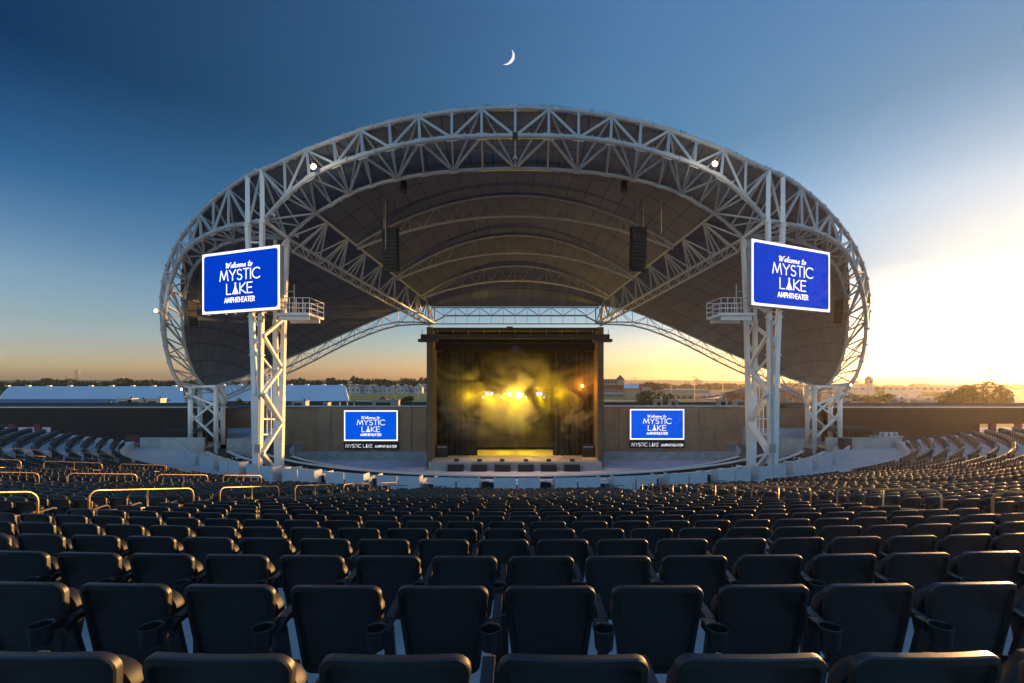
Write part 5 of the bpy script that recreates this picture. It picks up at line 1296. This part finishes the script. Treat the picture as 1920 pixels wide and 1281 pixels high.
# broad shingled hip roof
o = thing('barn_pavilion', 'broad dark shingled hip roof barn right of the right mast', 'barn', (X(1470, 240), 240, GZ)); mb = MB()
for (a, b, z0_, z1_, ins) in ((1372, 1530, 739, 733.5, 18), (1400, 1502, 733.5, 727.5, 16)):
    x0, x1 = X(a, 240), X(b, 240); i_ = ins / F * 240
    mb.add([(x0, 235, Zp(z0_, 240)), (x1, 235, Zp(z0_, 240)), (x1, 255, Zp(z0_, 240)), (x0, 255, Zp(z0_, 240)), (x0 + i_, 242, Zp(z1_, 240)), (x1 - i_, 242, Zp(z1_, 240)), (x1 - i_, 249, Zp(z1_, 240)), (x0 + i_, 249, Zp(z1_, 240))], [(0, 1, 5, 4), (1, 2, 6, 5), (2, 3, 7, 6), (3, 0, 4, 7), (4, 5, 6, 7)])
wpart(mb, 'roof', M['shingle'], o); mb = MB(); mb.box((X(1380, 240), 237, GZ - .5), (X(1522, 240), 253, Zp(739.5, 240))); wpart(mb, 'wall', M['redwall'], o)
# clock tower
D = 330; x0, x1 = X(1626.5), X(1635.5); o = thing('clock_tower', 'slender white tower with a pyramid roof at right below the hills', 'tower', ((x0 + x1) / 2, D, GZ)); xm = (x0 + x1) / 2
mb = MB(); mb.box((X(1628.5), D, GZ - .5), (X(1633.5), D + 2, Zp(721))); wpart(mb, 'shaft', M['siding'], o)
mb = MB(); mb.box((x0, D - .8, Zp(721)), (x1, D + 2.8, Zp(711.5))); wpart(mb, 'belfry', M['siding'], o)
mb = MB(); mb.add([(x0 - .5, D - 1.3, Zp(711.4)), (x1 + .5, D - 1.3, Zp(711.4)), (x1 + .5, D + 3.3, Zp(711.4)), (x0 - .5, D + 3.3, Zp(711.4)), (xm, D + 1, Zp(704))], [(0, 1, 4), (1, 2, 4), (2, 3, 4), (3, 0, 4), (3, 2, 1, 0)]); wpart(mb, 'roof', M['shingle'], o)
mb = MB(); mb.lathe([(.0005, 0), (.9, 0)], 16, Matrix.Translation((xm, D - .83, Zp(716))) @ Matrix.Rotation(R(90), 4, 'X')); wpart(mb, 'clock_face', M['blackmetal'], o)
# far grain towers
o = thing('grain_elevator', 'distant grain elevator silos on the horizon right of the stage', 'silos', (X(1306, 1600), 1600, GZ)); mb = MB()
for (px, r_, yt) in ((1287, 6, 715), (1291, 5, 716), (1303, 5.5, 712), (1308, 6, 711), (1314, 6, 713)): mb.tube((X(px, 1600), 1600, GZ), (X(px, 1600), 1600, Zp(yt, 1600)), r_, 12)
wpart(mb, 'silos', M['greyroof'], o); mb = MB(); mb.box((X(1304, 1600), 1597, Zp(711.5, 1600)), (X(1309, 1600), 1603, Zp(709.5, 1600))); wpart(mb, 'headhouse', M['greyroof'], o)
# light poles, pylons
def pole(label, px, yt, D, n=6, w_=3.0):
    x = X(px, D); zt = Zp(yt, D); o = thing('light_pole', label, 'light pole', (x, D, GZ), group='light poles beyond the arena')
    mb = MB(); mb.tube((x, D, GZ - .5), (x, D, zt), .16 * D / 250, 8, r2=.09 * D / 250); wpart(mb, 'mast', M['galv_sun'], o)
    mb = MB(); mb.box((x - w_ / 2, D - .1, zt - .1), (x + w_ / 2, D + .1, zt + .1))
    for k in range(n): xx = x - w_ / 2 + w_ * (k + .5) / n; mb.box((xx - .18, D - .35, zt - .45), (xx + .18, D + .1, zt - .12))
    wpart(mb, 'lamp_bar', M['hvac'], o)
for (px, yt, D, l) in ((1302, 706.5, 260, 'tall light pole nearest the grain silos'), (1355, 704.5, 250, 'tall light pole left of the right mast'), (1190, 708.5, 330, 'light pole above the grandstand'), (1258, 714, 330, 'light pole above the tan buildings'), (1220, 715, 420, 'short light pole behind the autumn tree'), (655.5, 716, 240, 'thin pole at the end of the barn roof'), (739, 731, 210, 'dark pole left of the green track edge'), (784, 731, 200, 'dark pole beside the stage house'), (1858, 691, 160, 'thin tall lamp pole against the glowing sky'), (1605, 716, 200, 'pole beside the foot of the arch')): pole(l, px, yt, D, 4, 2.6 if px != 1858 else 1.2)
for (px, yt, D, l) in ((143.5, 694, 900, 'tall lattice power pylon above the left barn'), (125.5, 705, 1200, 'smaller lattice pylon left of the tall one')):
    x = X(px, D); zt = Zp(yt, D); o = thing('power_pylon', l, 'pylon', (x, D, GZ), group='power pylons'); mb = MB(); h = zt - GZ
    for sx in (-1, 1):
        for sy in (-1, 1): mb.tube((x + sx * 3.5, D + sy * 3.5, GZ), (x + sx * .5, D + sy * .5, zt), .35, 4)
    for k in range(8):
        a = k / 8; b = (k + 1) / 8; wa = 3.5 - 3 * a; wb = 3.5 - 3 * b; mb.tube((x - wa, D, GZ + h * a), (x + wb, D, GZ + h * b), .22, 4); mb.tube((x + wa, D, GZ + h * a), (x - wb, D, GZ + h * b), .22, 4)
    wpart(mb, 'lattice', M['galv_sun'], o); mb = MB()
    for f_ in (.72, .84, .97): mb.tube((x - 6, D, GZ + h * f_), (x + 6, D, GZ + h * f_), .3, 4)
    wpart(mb, 'cross_arms', M['galv_sun'], o)
# cars
def car_mesh(paint):
    mb = MB(); pr_ = [(-2.2, .35), (-2.2, .85), (-1.5, .95), (-.9, 1.42), (.6, 1.42), (1.2, .95), (2.1, .82), (2.2, .35)]
    mb.prism(pr_, -.85, .85, Matrix(((1, 0, 0, 0), (0, 0, 1, 0), (0, 1, 0, 0), (0, 0, 0, 1))))
    for x in (-1.35, 1.35):
        for y in (-.8, .8): mb.tube((x, y - .1, .33), (x, y + .1, .33), .33, 10)
    me = mb.mesh('parked_car', M[paint]); me.materials.append(M['glass']); return me
cms = [car_mesh('car_white'), car_mesh('car_dark'), car_mesh('car_red')]; cw = ['white', 'dark', 'red']
rows_ = [(1315, 1392, 300, 18, 'beyond the racetrack at right'), (1330, 1395, 335, 14, 'beyond the racetrack at right'), (1640, 1785, 330, 26, 'before the long industrial building'), (1650, 1780, 300, 22, 'before the long industrial building'), (1205, 1240, 300, 8, 'beside the grandstand')]
for (a, b, D, n, wh) in rows_:
    for k in range(n):
        if random.random() < .25: continue
        i = random.choice([0, 0, 1, 1, 2]); o = link_obj('parked_car', cms[i]); o.location = (X(a + (b - a) * k / n, D), D + random.uniform(-1, 1), GZ - .2); o.rotation_euler = (0, 0, random.choice([0, R(90), R(90)]) + random.uniform(-.1, .1)); o.scale = (1.0, 1.0, 1.0)
        tag(o, '%s car in the car park %s' % (cw[i], wh), 'car', '%s cars in the car park %s' % (cw[i], wh))
# trees
def crown_faces(mb, c, rx, ry, rz, n, leaf, seed):
    rnd = random.Random(seed); cl = [(rnd.gauss(0, .42), rnd.gauss(0, .42), rnd.uniform(-.55, .75)) for _ in range(9)]
    for _ in range(n):
        q = rnd.choice(cl); d = Vector((rnd.gauss(0, 1), rnd.gauss(0, 1), rnd.gauss(0, 1))).normalized() * (.42 * rnd.uniform(.75, 1.05))
        p = Vector((c[0] + (q[0] + d.x) * rx, c[1] + (q[1] + d.y) * ry, c[2] + (q[2] + d.z) * rz)); s = leaf * rnd.uniform(.6, 1.4)
        a = Vector((rnd.gauss(0, 1), rnd.gauss(0, 1), rnd.gauss(0, 1))).normalized(); b = a.cross(Vector((rnd.gauss(0, 1), rnd.gauss(0, 1), rnd.gauss(0, 1)))).normalized()
        mb.add([p - a * s, p + b * s * .8, p + a * s, p - b * s * .7], [(0, 1, 2, 3)])
def tree(label, px, yt, D, w_, mt='foliage', n=1400, group=None, z0=None, leaf=.35):
    z0 = GZ - .5 if z0 is None else z0; x = X(px, D); zt = Zp(yt, D); h = zt - z0; o = thing('tree', label, 'tree', (x, D, z0), group=group)
    mb = MB(); mb.tube((x, D, z0), (x, D, z0 + h * .55), h * .03, 8, r2=h * .015)
    for k in range(5): a = k * 1.3; mb.tube((x, D, z0 + h * (.3 + .05 * k)), (x + math.cos(a) * w_ * .28, D + math.sin(a) * w_ * .28, z0 + h * (.55 + .05 * k)), h * .012, 5, r2=h * .005)
    wpart(mb, 'trunk', M['bark'], o); mb = MB(); crown_faces(mb, (x, D, z0 + h * .58), w_ * .5, w_ * .5, h * .42, n, leaf, int(px * 7 + yt)); wpart(mb, 'crown', M[mt], o)
tree('round dark bush tree just right of the stage behind the wall, left half', 1206, 736, 150, 7.5, leaf=.3)
tree('round dark bush tree just right of the stage behind the wall, middle', 1224, 733.5, 152, 8, leaf=.3)
tree('round dark bush tree just right of the stage behind the wall, right half', 1245, 735, 150, 6.5, leaf=.3)
tree('bushy tree left of the stage house on the track side', 763, 744, 160, 6, leaf=.3)
tree('small bush right of the red pavilion roof', 741, 750, 160, 3.5, n=600, leaf=.25)
tree('dark bush behind the left mast', 446, 748, 120, 3.5, n=600, leaf=.25)
tree('bush left of the red pavilion roof', 664, 752, 160, 5, n=700, leaf=.25)
tree('orange autumn tree on the racecourse right of the grandstand', 1228, 718.5, 400, 16, 'autumn', 900, leaf=.8); tree('second orange autumn tree beside the first', 1214, 718, 410, 12, 'autumn', 900, leaf=.8)
for k, px in enumerate((1590, 1606, 1622, 1640, 1655, 1668)): tree('dark tree in the row behind the right dark building, %s from the left' % ORD[k + 1], px, 739 + (k % 3), 130 + 3 * k, 4.8, n=800, group='trees behind the right building', leaf=.3)
for k, (px, yt, D, w_) in enumerate(((1778, 742, 150, 6), (1795, 733, 140, 7), (1812, 722, 135, 9), (1830, 720, 130, 8), (1850, 719, 128, 8), (1872, 725, 128, 7))): tree('tall dark tree against the sunset at the right edge, %s from the left' % ORD[k + 1], px, yt, D, w_, n=1000, group='tall trees against the sunset', leaf=.35)
for k, (px, yt) in enumerate(((1653, 727), (1748, 735), (1738, 736), (1760, 736))): tree('small tree before the industrial building, %s from the left' % ORD[k + 1], px, yt, 300, 6, n=400, group='small trees before the industrial building', leaf=.5)
tree('tree behind the left barn end', 6, 742, 175, 9); 
# far woods
def woods(name, label, p0, p1, D0, D1, yfun, n, leaf, mt):
    mb = MB(); rnd = random.Random(hash(name) % 1000 if False else len(name)); vs = []; fs = []
    for k in range(n):
        px = rnd.uniform(p0, p1); D = rnd.uniform(D0, D1); yt = yfun(px) + rnd.uniform(-1.5, 2.5); zt = Zp(yt, D); z0 = GZ - .5; h = zt - z0; w_ = rnd.uniform(8, 15) * D / 600
        crown_faces(mb, (X(px, D), D, z0 + h * .6), w_ * .5, w_ * .5, h * .42, 110, leaf * D / 600, k * 13 + len(name))
    o = mb.build(name, M[mt]); return tag(o, label, 'woods', kind='stuff')
woods('far_woods_west', 'dark tree belt along the horizon left of the stage', -120, 810, 480, 640, lambda px: 715 + 2.0 * math.sin(px * .045) + 1.5 * math.sin(px * .13) + (-3 if px > 540 else 0), 330, 1.6, 'foliage_far')
woods('far_woods_east', 'tree belt along the horizon right of the stage', 1125, 2050, 620, 850, lambda px: 722 + 1.2 * math.sin(px * .05), 300, 1.6, 'foliage_far')
woods('near_woods_west', 'darker nearer trees on the left horizon between roofs', -100, 380, 430, 480, lambda px: 719, 90, 1.6, 'foliage_far')
# hills
mb = MB(); rows = []
prof_h = lambda px: (12 + 10 * math.sin(px * .004) + 7 * math.sin(px * .011 + 1) + max(0, (px - 1500)) * .055)
pxs = np.linspace(-400, 2500, 160)
def hz(px): return max(prof_h(px), 4) * (1 if px > 1100 else .35)
hm = mat('wooded_hills', (.045, .05, .025), .95, var=.4, scale=.01, spec=.1)
for (D, f_) in ((2000, 0), (2400, .55), (2900, 1.0), (3600, .9), (4200, 0)): rows.append([(X(px, D), D, GZ + (hz(px) + 11 + 3 * random.random()) * f_ * (D / 3200)) for px in pxs])
mb.grid(rows); tag(mb.build('hills', hm, None, True), kind='structure')

# ------------------------------------------------------------------ moon
D = 9000; c = P(948.5, 105.5, D); r = 16.5 / F * D; mb = MB(); n = 24; ax = R(-28)
outer = []; inner = []
for k in range(n + 1):
    t = -PI / 2 + PI * k / n; outer.append((r * math.cos(t), r * math.sin(t))); inner.append((r * .70 * math.cos(t), r * math.sin(t)))
rot = lambda p: (p[0] * math.cos(ax) - p[1] * math.sin(ax), p[0] * math.sin(ax) + p[1] * math.cos(ax))
vs = []; 
for k in range(n + 1):
    a = rot(outer[k]); b = rot(inner[k]); d_ = r * .05 * math.cos(-PI / 2 + PI * k / n)
    vs += [(c.x + a[0], D, c.z + a[1]), (c.x + b[0], D - d_, c.z + b[1])]
mb.add(vs, [(2*k, 2*k+2, 2*k+3, 2*k+1) for k in range(n)])
tag(mb.build('moon', emis('moonlight', (.95, .92, .98), .5), None, True), 'thin bright crescent moon high in the blue sky', 'moon')

# ------------------------------------------------------------------ evening haze
m = bpy.data.materials.new('haze'); m.use_nodes = True; N = m.node_tree.nodes; L = m.node_tree.links
N.remove(N['Principled BSDF']); pv = N.new('ShaderNodeVolumePrincipled'); L.new(pv.outputs[0], N['Material Output'].inputs['Volume'])
pv.inputs['Color'].default_value = (1, .90, .78, 1); pv.inputs['Density'].default_value = .00017; pv.inputs['Anisotropy'].default_value = .72
mb = MB(); mb.box((-7000, -80, -14), (7000, 5400, 75)); tag(mb.build('haze', m), 'thin golden evening haze over the far landscape', 'haze', kind='stuff')
